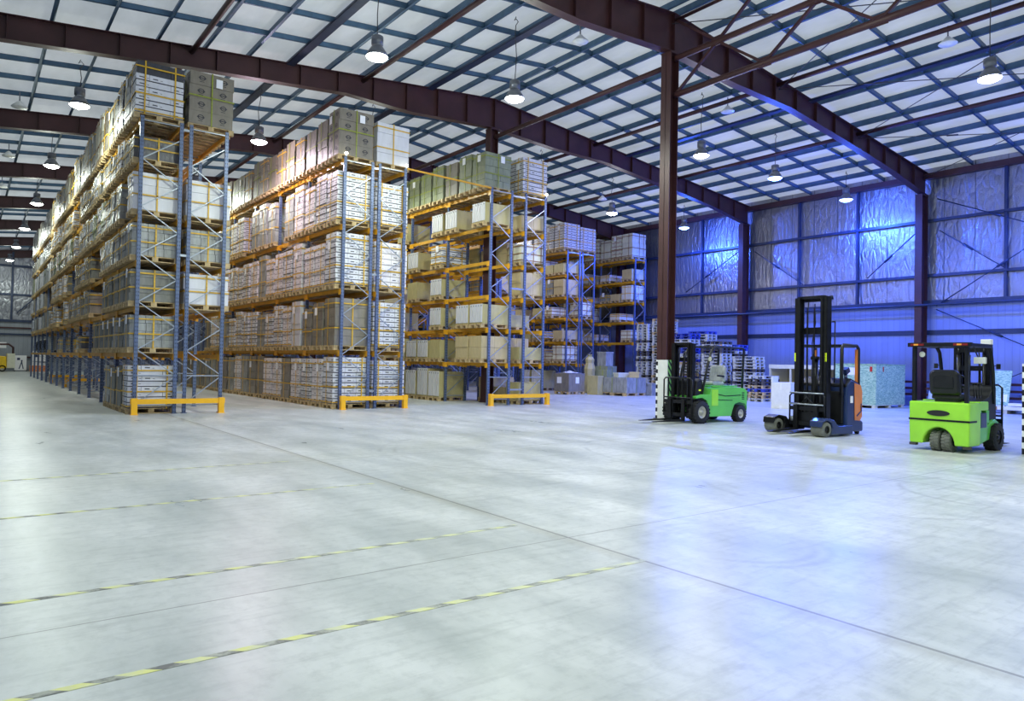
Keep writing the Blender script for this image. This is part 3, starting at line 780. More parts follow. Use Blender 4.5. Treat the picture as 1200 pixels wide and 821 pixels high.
# second rack
fill(2, 'left', 0, range(21), {0: 'brick', 1: 'mauve', 2: 'brick', 3: 'mauve', 4: 'brown', 5: 'mauve', '*': ['brown', 'brown', 'silver', 'brown', 'mauve']}, {'*': [1.52, 1.58]}, 1, 1)
fill(2, 'left', 1, range(16), {0: 'brown', 1: 'brown', 2: 'brown', 3: 'bigwhite', '*': ['mauve', 'silver', 'brown', 'mauve', 'brick']}, {0: 1.6, 3: 1.65, '*': [1.35, 1.5, 1.6]}, .97, 1)
fill(2, 'left', 2, range(15), {0: 'brick', '*': ['mauve', 'mauve', 'brick', 'silver']}, {0: 1.74, '*': [1.5, 1.6, 1.72]}, 1, 1)
fill(2, 'left', 3, range(15), {0: 'brick', 5: None, 9: None, '*': ['mauve', 'brick', 'silver', 'brick']}, {0: 1.65, '*': [1.5, 1.6, 1.72]}, 1, 1)
fill(2, 'left', 4, range(18), {0: 'bigtaupe', '*': ['taupe', 'taupe', 'brown', 'taupe']}, {0: 1.58, '*': [1.35, 1.5, 1.45]}, .97, 1)
fill(2, 'right', 0, range(2), {'*': 'brick'}, {'*': 1.5}, 1, 1)
fill(2, 'right', 1, range(1), {'*': 'brick'}, {'*': 1.55}, 1, 1)
fill(2, 'right', 2, range(2), {'*': 'mauve'}, {'*': 1.6}, 1, 1)
fill(2, 'right', 3, range(2), {'*': 'brick'}, {'*': 1.5}, 1, 1)
fill(2, 'right', 4, range(2), {'*': 'bigwhite'}, {'*': 1.42}, 1, 1)
# third rack
fill(3, 'left', 0, range(3, 9), {2: 'khaki', '*': 'file'}, {'*': [1.15, 1.25]}, 1)
fill(3, 'left', 1, range(9), {0: 'tan', 1: 'tan', 2: 'file', 4: 'file', '*': ['file', 'khaki']}, {'*': [.85, .95]}, .9)
fill(3, 'left', 2, range(9), {0: 'file', 1: 'file', 3: 'file', 7: 'file', '*': None}, {'*': .85}, 1)
fill(3, 'left', 3, range(9), {1: None, 3: 'file', 5: 'khaki', 8: 'file', '*': None}, {'*': .8}, 1)
fill(3, 'left', 4, range(9), {3: 'brick', 5: 'file', 6: 'file', 7: 'file', '*': None}, {'*': .82}, 1)
fill(3, 'left', 5, range(9), {0: 'file', 2: 'file', 3: 'file', 6: 'khaki', '*': None}, {'*': .85}, 1)
fill(3, 'left', 6, range(12), {0: 'sage', '*': ['sage', 'taupe']}, {0: 1.35, '*': [1.35, 1.45]}, 1, 1)
fill(3, 'right', 6, range(2), {'*': 'long'}, {'*': 1.48}, 1, 1)
for tr, st in ((0, 'khaki'), (1, 'cream'), (2, 'silver'), (3, 'tan'), (4, 'cream'), (5, 'silver')):
    fill(3, 'right', tr, range(4), {'*': [st, 'tan', 'khaki']}, {'*': [.6, .8, .95]}, .62)
for tr in range(0, 7): fill(4, 'right', tr, range(3), {'*': ['cream', 'tan', 'khaki', 'silver']}, {'*': [.7, .95]}, .55)
# fifth rack and wall rack
fill(5, 'left', 0, range(1, 5), {'*': 'file'}, {'*': 1.15}, .8)
for tr in (1, 2, 3, 4, 5): fill(5, 'left', tr, range(6), {'*': ['cream', 'tan', 'khaki', 'silver', 'brick']}, {'*': [.6, .8, .95]}, .72)
fill(5, 'left', 6, range(6), {'*': 'brick'}, {'*': 1.55}, 1)
for tr in (1, 2, 3, 5): fill(5, 'right', tr, range(2), {'*': ['tan', 'silver', 'cream']}, {'*': [.7, .9]}, .8)
fill(5, 'right', 6, range(2), {'*': 'brick'}, {'*': 1.45}, 1)
for tr in (1, 2, 3, 4): fill(6, 'left', tr, range(6), {'*': ['tan', 'silver', 'cream', 'bigwhite']}, {'*': [.5, .7, .95]}, .85)
fill(6, 'left', 5, range(6), {'*': ['redstrap', 'cream']}, {'*': [1.5, 1.3]}, 1)
# too many and too small to tell apart: the far end of the leftmost rack
mb = MB()
skins = ['c_silver', 'c_grey', 'c_brown', 'c_white', 'c_dark', 'c_sage', 'c_pink', 'wood', 'c_cream']
for sty, h, x, y, z in FAR:
    mi = skins.index(STY[sty][0]) if STY[sty][0] in skins else 0
    n = max(1, round((h-.146)/STY[sty][4])); dz = (h-.146)/n
    for q in range(n): j = rr.uniform(-.01, .01); mb.b2(x-.58+j, x+.58+j, y-.41, y+.41, z+.15+q*dz, z+.145+(q+1)*dz, mi)
    mb.add([(a+x, b+y, c+z+.002) for a, b, c in pallet_mb().v], pallet_mb().f, 7)
tag(mb.build('distant_pallet_load', skins), 'small distant wrapped loads filling the far end of the leftmost rack', 'pallet load', None, 'stuff')
mb = MB(); mb.bar((11.22, 20.4, 7.73), (14.56, 20.4, 7.66), .05, .05)
tag(mb.build('aisle_tie_bar', ['beam']), 'slim yellow bar joining the tops of the second and third racks', 'tie bar')
for x, l in ((9.08, 'left post of the second rack'), (11.16, 'right post of the second rack'), (17.09, 'right post of the third rack')):
    t = root('rack_spot_lamp', (x, 20.39, 7.73), 'tiny bright spot lamp on top of the front '+l, 'lamp')
    mb = MB(); mb.b2(-.03, .03, -.01, .05, 0, .04); mb.build('bracket', ['lace'], t)
    mb = MB(); mb.lathe([(.001, -.06), (.04, -.05), (.05, 0), (.001, .02)], (0, 0, .09), 10, 0, 'y'); mb.build('lens', [M.get('spot') or M.setdefault('spot', glow('spot_glow', (255, 246, 214), 12))], t)
# black round tanks lying in the far bays
for q in range(4):
    t = root('black_tank', (3.95, YF+BAY*(9.5+q), LV[1][0]+.002), f'black ribbed tank with white caps in the leftmost rack far end, {ORD[q]} tank from front', 'tank', group='black tanks in the leftmost rack')
    mb = MB(); prof = [(.001, -1.2), (.34, -1.18)]
    for k in range(3): y = -1.15+k*.78; prof += [(.4, y), (.4, y+.6), (.36, y+.64), (.36, y+.74)]
    prof += [(.34, 1.2), (.001, 1.22)]
    mb.lathe(prof, (0, 0, .4), 20, 0, 'y'); mb.build('tank_shell', ['black'], t)
    for k in (-1, 1): mb = MB(); mb.lathe([(.1, .0), (.1, .07), (.001, .08)], (0, k*.6, .79), 10); mb.build('white_cap', ['white'], t)

# ------------------------------------------------------------------ stacks of empty pallets
def pallet_stack(x, y, n, rz, words, mix=('oldwood',), seed=0):
    r = random.Random(seed)
    for k in range(n):
        o = bpy.data.objects.new('wooden_pallet', PALLET_ME[r.choice(mix)]); C.objects.link(o)
        o.location = (x+r.uniform(-.025, .025), y+r.uniform(-.025, .025), k*.1455); o.rotation_euler.z = rz+r.uniform(-.03, .03)
        nm = 'topmost' if k == n-1 else 'lowest' if k == 0 else f'{ORD[k]} from floor'
        tag(o, f'empty pallet in {words}, {nm}', 'pallet', 'stacked empty pallets by the foil wall')
g3 = ('oldwood', 'oldwood', 'oldwood', 'darkwood')
pallet_stack(30.0, 26.7, 26, 0, 'the very tall stack beside the wall-side rack', g3, 1)
pallet_stack(30.25, 25.8, 28, 0, 'the tallest stack, half behind the striped column', ('oldwood', 'wood', 'oldwood'), 2)
pallet_stack(29.6, 23.85, 22, PI/2, 'the stack seen through the green forklift mast', ('oldwood', 'oldwood', 'wood', 'oldwood', 'bluewood'), 3)
pallet_stack(30.5, 23.5, 23, PI/2, 'the stack with blue pallets behind the forklift guard', ('oldwood', 'bluewood', 'oldwood', 'darkwood'), 4)
pallet_stack(29.2, 21.65, 19, PI/2, 'the stack behind the silver seat cover', g3, 6)
pallet_stack(30.15, 21.4, 18, PI/2, 'the dark stack left of the wall column', ('darkwood', 'oldwood', 'bluewood'), 7)
pallet_stack(29.2, 19.84, 14, PI/2, 'the lower grey stack behind the green counterweight', ('oldwood', 'oldwood', 'darkwood'), 8)
pallet_stack(28.7, 18.7, 8, 0, 'the short stack beside the white carton', ('oldwood', 'darkwood', 'bluewood', 'wood'), 10)

# ------------------------------------------------------------------ forklift parts
def wheel(par, x, y, r, w, rim=.55, tyre='rubber', rimmat='rim', knobs=True):
    mb = MB(); h = w/2
    mb.lathe([(r*rim, -h), (r*.93, -h), (r, -h*.72), (r, h*.72), (r*.93, h), (r*rim, h)], (x, y, r), 28, 0, 'y')
    if knobs:
        for k in range(20):
            a = 2*PI*k/20
            for s in (-1, 1):
                c = Vector((x+r*math.cos(a+.08*s), y+s*h*.55, r+r*math.sin(a+.08*s)))
                mb.box(c, (.022, h*.8, r*.17), 0, m=Matrix.Rotation(-a, 3, 'Y'))
    t = mb.build('wheel', [tyre], par)
    mb = MB()
    for s in (-1, 1): mb.lathe([(r*rim, s*h*.8), (r*rim*.82, s*h*.86), (r*rim*.7, s*h*.4), (r*.2, s*h*.45), (r*.16, s*h*.95), (.001, s*h*.95)], (x, y, r), 24, 0, 'y')
    for k in range(6):
        a = 2*PI*k/6
        for s in (-1, 1): mb.lathe([(.014, s*h*.4), (.014, s*h*.62), (.001, s*h*.62)], (x+r*.36*math.cos(a), y, r+r*.36*math.sin(a)), 6, 0, 'y')
    mb.build('rim', [rimmat], t)
    return t
def seat(par, x, z, face=1, mat='black', y=0):
    mb = MB(); f = face
    mb.prism([(x-f*.22, z), (x+f*.25, z), (x+f*.28, z+.07), (x+f*.24, z+.12), (x-f*.2, z+.1)], y-.25, y+.25, 'y')
    c = mb.build('seat_cushion', [mat], par, bevel=.03)
    def rounded(w, z0, z1, r, x_at):   # rounded panel outline, leaning with height
        pts = []
        for cx, cz, a0 in ((w-r, z1-r, 0), (-w+r, z1-r, 90), (-w+r*.5, z0+r*.5, 180), (w-r*.5, z0+r*.5, 270)):
            q = r if cz > z0+r*.6 else r*.5
            for k in range(6): a = math.radians(a0+18*k); pts.append((cx+q*math.cos(a), cz+q*math.sin(a)))
        return [(x_at(c), y+b, c) for b, c in pts]
    mb = MB(); lean = lambda off: (lambda c: x-f*(off+(c-z)*.12))
    layers = [rounded(.22, z+.12, z+.52, .1, lean(.11)), rounded(.265, z+.08, z+.56, .12, lean(.15)), rounded(.265, z+.08, z+.56, .12, lean(.22)), rounded(.235, z+.11, z+.53, .11, lean(.26))]
    n_ = len(layers[0]); vs = [v for l in layers for v in l]; fs = [tuple(range(n_)), tuple(reversed(range(3*n_, 4*n_)))]
    for i in range(3):
        for k in range(n_): fs.append((i*n_+k, i*n_+(k+1) % n_, (i+1)*n_+(k+1) % n_, (i+1)*n_+k))
    mb.add(vs, fs, 0)
    mb.build('seat_back', [mat], par)
    mb = MB(); vs = rounded(.18, z+.2, z+.45, .05, lean(.262))+rounded(.17, z+.21, z+.44, .05, lean(.275)); mb.add(vs, [tuple(range(n_, 2*n_))]+[(k, (k+1) % n_, n_+(k+1) % n_, n_+k) for k in range(n_)]); mb.build('back_shell', ['steel_dark'], par)
    for s in (-1, 1):
        mb = MB(); mb.bar((x-f*.15, y+s*.28, z+.25), (x+f*.12, y+s*.28, z+.27), .05, .05); mb.build('armrest', ['black'], par, bevel=.012)
    mb = MB(); mb.b2(x-.2, x+.2, y-.19, y+.19, z-.09, z); mb.build('seat_base', ['black'], par)
def steering(par, x, z, f=1, y=0):
    mb = MB(); pts = []
    for k in range(20):
        a = 2*PI*k/20; pts.append((x+f*.0-f*math.sin(a)*.09, y+.17*math.cos(a), z+math.sin(a)*.145))
    mb.tube(pts, .014, 6, closed=True)
    for a in (0, 2.1, 4.2): mb.tube([(x, y, z), (x-f*math.sin(a)*.085, y+.165*math.cos(a), z+math.sin(a)*.14)], .012, 5)
    mb.build('steering_wheel', ['black'], par)
    mb = MB(); mb.tube([(x, y, z), (x+f*.22, y, z-.35)], .028, 8); mb.build('steering_column', ['black'], par)
def mast(par, x, hw, z0, z1, f=1, deep=.12, inner=True, stages=2):
    """two-stage mast: channels, cross members, cylinders, chains. x = centre, f = which way the forks point"""
    for s in (-1, 1):
        mb = MB(); y = s*hw
        mb.b2(x-deep/2, x+deep/2, y-.014*1, y+.014, z0, z1); 
        for q in (-1, 1): mb.b2(x+q*deep/2-.012, x+q*deep/2+.012, min(y, y-s*.07), max(y, y-s*.07), z0, z1)
        mb.build('outer_mast_channel', ['steel_dark'], par)
        y = s*(hw-.085); mb = MB(); mb.b2(x+f*.03-deep/2, x+f*.03+deep/2, y-.012, y+.012, z0+.03, z1+.02)
        for q in (-1, 1): mb.b2(x+f*.03+q*deep/2-.01, x+f*.03+q*deep/2+.01, min(y, y-s*.055), max(y, y-s*.055), z0+.03, z1+.02)
        mb.build('inner_mast_channel', ['steel_dark'], par)
        mb = MB(); mb.tube([(x-f*.09, s*(hw-.09), z0+.05), (x-f*.09, s*(hw-.09), z1-.15)], .032, 10); mb.tube([(x-f*.09, s*(hw-.09), z1-.15), (x-f*.09, s*(hw-.09), z1-.02)], .02, 8)
        mb.build('lift_cylinder', ['steel_dark'], par)
        mb = MB(); mb.b2(x+f*.07, x+f*.08, s*.09-.02, s*.09+.02, z0+.4, z1-.25); mb.build('lift_chain', ['steel_dark'], par)
    for z, h in ((z1-.05, .1), (z1-.42 if z1 < 2.6 else z1-.78, .1 if z1 < 2.6 else .16), (z0+.12, .12)):
        mb = MB(); mb.b2(x-f*.075-.012, x-f*.075+.012, -hw, hw, z-h/2, z+h/2); mb.build('cross_member', ['steel_dark'], par)
    mb = MB(); mb.b2(x+f*.03-.04, x+f*.03+.04, -hw+.08, hw-.08, z1-.03, z1+.03); mb.build('cross_member', ['steel_dark'], par)
    mb = MB(); mb.tube([(x+f*.02, .06, z1-.15), (x+f*.05, .1, z1-.6), (x+f*.05, .02, z1-1.1), (x+f*.04, .08, z0+.6)], .014, 6); mb.tube([(x+f*.02, -.1, z1-.1), (x+f*.05, -.12, z1-.7), (x+f*.04, -.08, z0+.6)], .014, 6)
    mb.build('hydraulic_hose', ['black'], par)
def carriage(par, x, hw, f=1, z=.12, fork=1.05, ly=(.22,), back=1.2, bars=5, barmat='steel_dark', tip=0):
    for zz in (z+.05, z+.4):
        mb = MB(); mb.b2(x-.02, x+.02, -hw, hw, zz, zz+.09); mb.build('carriage_bar', ['steel_dark'], par)
    for s in (-1, 1):
        mb = MB(); mb.b2(x-.03-f*.05, x+.03-f*.05, s*.16-.02, s*.16+.02, z, z+.55); mb.build('carriage_plate', ['steel_dark'], par)
        y = s*ly[0]; mb = MB()
        mb.b2(x+f*.02, x+f*.065, y-.055, y+.055, z-.06, z+.52)
        mb.prism([(x+f*.02, z-.06), (x+f*.02, z-.015), (x+f*(fork*.6), z-.02), (x+f*fork, z-.045-tip), (x+f*fork, z-.055-tip)], y-.055, y+.055, 'y')
        mb.build('fork', ['steel_dark'], par)
    fr = MB()
    pts = [(x, -hw, z+.1), (x, -hw, back-.06), (x, -hw+.06, back), (x, hw-.06, back), (x, hw, back-.06), (x, hw, z+.1)]
    fr.tube(pts, .02, 8); fr.tube([(x, -hw, z+.55), (x, hw, z+.55)], .02, 8); o = fr.build('load_backrest', [barmat], par)
    for k in range(bars):
        y = -hw+(k+1)*2*hw/(bars+1); mb = MB(); mb.b2(x-.01, x+.01, y-.012, y+.012, z+.5, back); mb.build('backrest_bar', [barmat], o)
def worklight(par, x, y, z, f=1, mat='lens', r=.07):
    mb = MB(); mb.lathe([(.001, -f*.07), (r*.7, -f*.06), (r, f*.0), (r, f*.02)], (x, y, z), 14, 0, 'x'); o = mb.build('work_light', ['black'], par)
    mb = MB(); mb.lathe([(r*.93, f*.02), (.001, f*.03)], (x, y, z), 14, 0, 'x'); mb.build('light_lens', [mat], o)

# ---- green counterbalance forklift, mast towards the camera's left
t = root('green_forklift', (16.36, 12.46, 0), 'mid-green electric forklift with lowered forks beside the striped centre column', 'forklift', rz=math.radians(176.5))
for x, r, w_ in ((.8, .3, .22), (-.8, .23, .18)):
    for s in (-1, 1): wheel(t, x, s*.47, r, w_)
mb = MB()   # chassis side silhouette: counterweight, belly, front fender
pr = [(-1.12, .34), (-1.06, .26), (-1.02, .5), (-.8, .56), (-.58, .5), (-.5, .2), (.42, .18), (.5, .52), (.66, .66), (.6, .78), (.42, .84), (.4, .52), (.32, .9), (-.5, .92), (-1.04, .9), (-1.14, .8)]
pr = [(-1.12, .3), (-1.1, .42), (-1.03, .5), (-.8, .54), (-.6, .5), (-.5, .3), (-.46, .17), (.44, .17), (.46, .4), (.54, .6), (.72, .68), (.96, .66), (.97, .72), (.7, .77), (.42, .76), (.36, .95), (-.45, .97), (-1.0, .93), (-1.13, .84)]
mb.prism(pr, -.5, .5, 'y'); mb.build('chassis', ['green'], t, bevel=.035)
mb = MB(); mb.prism([(-1.16, .4), (-1.1, .28), (-1.1, .82), (-1.16, .76)], -.4, .4, 'y'); mb.build('counterweight', ['green'], t, bevel=.03)
mb = MB(); mb.b2(-.84, .2, -.4, .4, .965, 1.0); mb.build('battery_hood', ['green'], t, bevel=.02)
for s in (-1, 1):
    mb = MB()
    for k in range(5): mb.b2(-1.0, -.9, s*.502-.004, s*.502+.004, .62+k*.045, .64+k*.045)
    mb.bar((.3, s*.503, .8), (-.2, s*.503, .72), .006, .02); mb.bar((-.2, s*.503, .72), (-.85, s*.503, .74), .006, .02)
    mb.bar((.1, s*.503, .62), (-.5, s*.503, .6), .006, .016)
    mb.build('side_vent', ['steel_dark'], t)
    mb = MB(); mb.b2(.1, .35, s*.502-.006, s*.502+.006, .46, .9); mb.build('lime_side_panel', ['lime'], t)
mb = MB(); mb.prism([(.42, .5), (.98, .62), (.92, .7), (.86, 1.12), (.7, 1.2), (.62, 1.12), (.6, .78), (.42, .76)], -.42, .42, 'y'); mb.build('front_cowl', ['black'], t, bevel=.03)
mb = MB(); mb.b2(.4, .62, -.38, .38, .4, .46); mb.build('step', ['black'], t)
mb = MB(); mb.b2(.7, .78, .42, .428, .86, .9); mb.build('yellow_badge', ['hiviz'], t)
seat(t, -.25, 1.0, 1, 'seatcover'); steering(t, .5, 1.22)
gp = []   # overhead guard: bent front posts, roof loop, rear posts
for s in (-1, 1):
    mb = MB(); mb.tube([(.66, s*.42, .75), (.5, s*.44, 1.4), (.34, s*.44, 1.9), (.24, s*.44, 2.02), (.1, s*.44, 2.07), (-.98, s*.44, 2.05), (-1.03, s*.44, 1.98), (-.98, s*.44, .92)], .033, 8)
    mb.build('guard_post', ['black'], t)
mb = MB()
for k in range(8): x = .1-k*.15; mb.bar((x, -.44, 2.07), (x, .44, 2.07), .035, .03)
mb.build('guard_roof_bars', ['black'], t)
worklight(t, .42, .5, 1.72); worklight(t, .42, -.5, 1.72)
mb = MB(); mb.tube([(-.35, .2, 2.09), (-.35, .2, 2.12)], .04, 10); mb.build('beacon', ['tail_amber'], t)
mast(t, .93, .36, .1, 2.12, 1); carriage(t, 1.13, .5, 1, .12, 1.15, (.24,), 1.2)

# ---- navy reach truck with tall mast
t = root('reach_truck', (16.03, 8.95, 0), 'navy and orange reach truck with tall black mast and straddle wheels', 'forklift', rz=math.radians(175))
for s in (-1, 1):
    wheel(t, .86, s*.62, .17, .3, .5, 'tyre_grey', 'steel_dark', False)
    mb = MB(); mb.prism([(.98, .1), (.98, .28), (.86, .36), (.6, .34), (.5, .26), (-.1, .26), (-.1, .06), (.62, .06), (.66, .25), (.84, .33), (.9, .3)] if False else [(.72, .06), (.66, .2), (.7, .32), (.86, .37), (1.0, .33), (1.06, .22), (1.04, .36), (.86, .42), (.6, .38), (.45, .24), (-.1, .24), (-.1, .05)], s*.62-.16, s*.62+.16, 'y')
    mb.build('straddle_leg', ['navy' if s > 0 else 'steel_dark'], t, bevel=.02)
mb = MB(); mb.prism([(-.1, .08), (-.1, .62), (-.12, 1.16), (-.28, 1.28), (-.6, 1.18), (-.66, 1.06), (-.66, .34), (-.76, .3), (-.76, .07)], -.62, .62, 'y'); mb.build('chassis', ['navy'], t, bevel=.04)
mb = MB(); mb.prism([(-.4, .34), (-.38, 1.2), (-.62, 1.15), (-.68, 1.0), (-.68, .42), (-.6, .32)], .622, .64, 'y'); mb.build('orange_side_panel', ['orange'], t, bevel=.01)
mb = MB(); mb.bar((-.46, .645, .44), (-.62, .645, .54), .012, .03); mb.bar((-.62, .645, .54), (-.62, .645, .72), .03, .012); mb.build('panel_groove', ['navy'], t)
mb = MB(); mb.b2(-.33, -.23, .623, .628, .74, .9); mb.build('rating_plate', ['paper'], t)
mb = MB(); mb.b2(-.1, -.02, -.55, .55, .25, 1.0); mb.build('battery_cover', ['black'], t, bevel=.02)
mb = MB(); mb.prism([(-.1, 1.17), (-.28, 1.31), (-.6, 1.2), (-.6, 1.1), (-.1, 1.1)], -.6, .6, 'y'); mb.build('dashboard', ['black'], t, bevel=.02)
mb = MB(); mb.tube([(-.42, .4, 1.2), (-.38, .4, 1.4)], .04, 8); mb.box((-.36, .4, 1.48), (.14, .16, .12), 0, m=Matrix.Rotation(.5, 3, 'Y')); mb.build('joystick_console', ['navy'], t)
steering(t, -.4, 1.42, -1, -.3)
for s in (-1, 1):
    mb = MB(); mb.tube([(.02, s*.56, .9), (.02, s*.56, 1.98), (-.04, s*.56, 2.07), (-.55, s*.56, 2.07), (-.63, s*.56, 2.0), (-.64, s*.56, 1.05)], .04, 8); mb.build('guard_post', ['black'], t)
    mb = MB(); mb.b2(-.6, -.57, s*.54-.03, s*.54+.03, 1.1, 1.98); mb.build('orange_post_lining', ['orange'], t)
mb = MB()
for k in range(5): x = -.08-k*.11; mb.bar((x, -.56, 2.07), (x, .56, 2.07), .05, .035)
mb.b2(-.58, -.04, -.5, .5, 2.02, 2.035); mb.build('guard_roof_bars', ['black'], t)
mast(t, .3, .41, .1, 3.18, 1, .16)
mb = MB(); mb.tube([(.2, 0, .2), (.2, 0, 1.72)], .075, 12); mb.tube([(.2, 0, 1.72), (.2, 0, 1.8)], .1, 12); mb.build('free_lift_cylinder', ['steel_dark'], t)
mb = MB(); mb.tube([(.3, .43, 3.18), (.3, .5, 3.18), (.3, .5, 3.1)], .02, 6); mb.tube([(.2, .5, 2.6), (.2, .5, 1.2)], .018, 6); mb.tube([(.2, .43, 2.6), (.2, .5, 2.6)], .02, 6); mb.build('hose_guide', ['steel_dark'], t)
for s in (-1, 1):
    mb = MB(); mb.b2(.385, .392, s*.4-.02, s*.4+.02, 1.68, 1.88); mb.build('reflector_strip', ['hiviz'], t)
carriage(t, .5, .45, 1, .14, 1.0, (.26,), .93, 0, 'steel_dark', .02)
for z in (.68, .945):
    mb = MB(); mb.tube([(.515, -.44, z), (.515, .44, z)], .018, 8); mb.build('worn_steel_rail', ['lace'], t)
mb = MB(); mb.b2(.44, .48, -.3, .3, .2, .5); mb.tube([(.46, -.22, .62), (.5, 0, .85), (.46, .22, .62)], .02, 6); mb.build('tilt_plate', ['steel_dark'], t)
for s in (-1, 1):
    mb = MB(); mb.lathe([(.001, -.05), (.09, -.05), (.09, .05), (.001, .05)], (.42, s*.42, .3), 16, 0, 'x'); mb.build('reach_roller', ['lace'], t)
mb = MB(); mb.lathe([(.001, -.06), (.15, -.06), (.15, .06), (.001, .06)], (-.5, .3, .15), 16, 0, 'y'); mb.build('drive_wheel', ['rubber'], t)
mb = MB(); mb.lathe([(.001, -.03), (.06, -.03), (.06, .03), (.001, .03)], (-.7, .5, .06), 12, 0, 'y'); mb.build('caster_wheel', ['rubber'], t)

# ---- lime three-wheel forklift seen from behind
t = root('lime_forklift', (15.2, 5.78, 0), 'lime-green three-wheel forklift seen from behind, black seat under a flat guard roof', 'forklift', rz=math.radians(-1))
for s in (-1, 1): wheel(t, -.42, s*.1-.02, .19, .155, .45, 'tyre_grey', 'rubber')
for s in (-1, 1): wheel(t, .66, s*.46, .26, .2, .5, 'rubber', 'black')
mb = MB()   # counterweight with arch, in the y-z plane
arch = [(.25*math.cos(a), .17+.32*math.sin(a)) for a in [PI*k/14 for k in range(15)]]
poly = [(-.52, .13), (-.53, .5), (-.53, .93), (.53, .93), (.53, .5), (.52, .13)]+[(y*1.1, z-.04) for y, z in arch]
mb.prism(poly, -.62, -.1, 'x'); mb.build('counterweight', ['lime'], t, bevel=.03)
mb = MB(); mb.b2(-.628, -.615, -.53, .53, .57, .605); mb.b2(-.62, -.3, -.536, -.526, .57, .605); mb.b2(-.62, -.3, .526, .536, .57, .605); mb.build('groove_line', ['steel_dark'], t)
mb = MB(); n = 18; vs = [(-.634, .2*math.cos(2*PI*k/n), .72+.055*math.sin(2*PI*k/n)) for k in range(n)]; vs += [(-.615, .2*math.cos(2*PI*k/n), .72+.055*math.sin(2*PI*k/n)) for k in range(n)]
mb.add(vs, [tuple(range(n))]+[(k, (k+1) % n, n+(k+1) % n, n+k) for k in range(n)]); mb.build('oval_recess', ['rubber'], t)
for s in (-1, 1):
    mb = MB(); mb.b2(-.6, -.5, s*.47-.06, s*.47+.06, .08, .13); mb.build('foot_pad', ['darkwood'], t)
mb = MB(); mb.prism([(-.12, .14), (-.12, .91), (.0, .91), (.02, .62), (.28, .6), (.3, .48), (.42, .56), (.66, .6), (.92, .5), (.92, .44), (.62, .52), (.44, .46), (.36, .22)], -.5, .5, 'y'); mb.build('chassis', ['green'], t, bevel=.02)
mb = MB(); mb.b2(-.1, .3, -.51, .51, .78, .95); mb.build('side_hood', ['lime'], t, bevel=.02)
mb = MB(); mb.b2(-.06, .2, -.515, .515, .46, .74); mb.build('dark_side_recess', ['navy'], t, bevel=.01)
mb = MB(); mb.b2(.21, .34, -.505, .505, .54, .78); mb.build('green_step', ['green'], t, bevel=.01)
mb = MB(); mb.prism([(-.1, .95), (.2, .96), (.5, 1.04), (.74, 1.26), (.84, 1.22), (.86, .3), (.36, .24), (.36, .78), (.3, .8)], -.44, .44, 'y'); mb.build('front_cowl', ['black'], t, bevel=.02)
seat(t, -.12, .98, 1); steering(t, .28, 1.3)
mb = MB()
for k in range(4): y = -.26-k*.045; mb.tube([(.3, y, 1.0), (.25, y, 1.26)], .009, 6); mb.tube([(.25, y, 1.26), (.245, y, 1.3)], .02, 8)
mb.build('control_lever', ['black'], t)
for s in (-1, 1):
    mb = MB(); mb.b2(-.59, -.52, s*.46-.033, s*.46+.033, .92, 2.0); mb.build('rear_guard_post', ['steel_dark'], t, bevel=.008)
    mb = MB(); mb.tube([(.4, s*.46, 1.99), (.52, s*.46, 1.88), (.62, s*.46, 1.5), (.68, s*.45, 1.2), (.72, s*.44, .9)], .035, 8); mb.build('front_guard_post', ['steel_dark'], t)
mb = MB(); mb.b2(-.64, -.56, -.56, .56, 1.97, 2.05); mb.b2(.38, .44, -.5, .5, 1.97, 2.04)
for s in (-1, 1): mb.b2(-.6, .42, s*.5-.03, s*.5+.03, 1.97, 2.04)
o = mb.build('guard_roof', ['steel_dark'], t, bevel=.008)
for k in range(6): x = -.42+k*.15; mb = MB(); mb.b2(x-.02, x+.02, -.48, .48, 1.98, 2.02); mb.build('roof_bar', ['steel_dark'], o)
for s in (-1, 1):
    mb = MB(); a = s*.38; mb.b2(-.65, -.64, a-.12, a+.12, 1.992, 2.03, 0); mb.b2(-.654, -.65, a-.02, a+.06, 1.995, 2.027, 2)
    mb.build('tail_light', ['tail_red', 'tail_red', 'tail_amber'], t)
worklight(t, -.5, .34, 1.83, -1, 'lens', .06)
mb = MB(); mb.b2(-.44, -.38, -.72, -.52, 1.66, 1.78); o = mb.build('work_light', ['lens'], t, bevel=.01); mb = MB(); mb.tube([(-.4, -.58, 1.78), (-.4, -.5, 1.98)], .012, 6); mb.build('light_bracket', ['black'], o)
mb = MB(); mb.b2(.4, .52, -.5, -.32, 2.04, 2.14); mb.build('white_control_box', ['paper'], t, bevel=.01)
for s in (-1, 1):
    mb = MB(); mb.tube([(.57, s*.46, 1.62), (.6, s*.54, 1.64)], .01, 6); mb.box((.6, s*.56, 1.62), (.03, .07, .1)); mb.build('mirror', ['black'], t, bevel=.008)
mast(t, .92, .32, .08, 2.0, 1); carriage(t, 1.08, .46, 1, .1, .95, (.22,), 1.26)

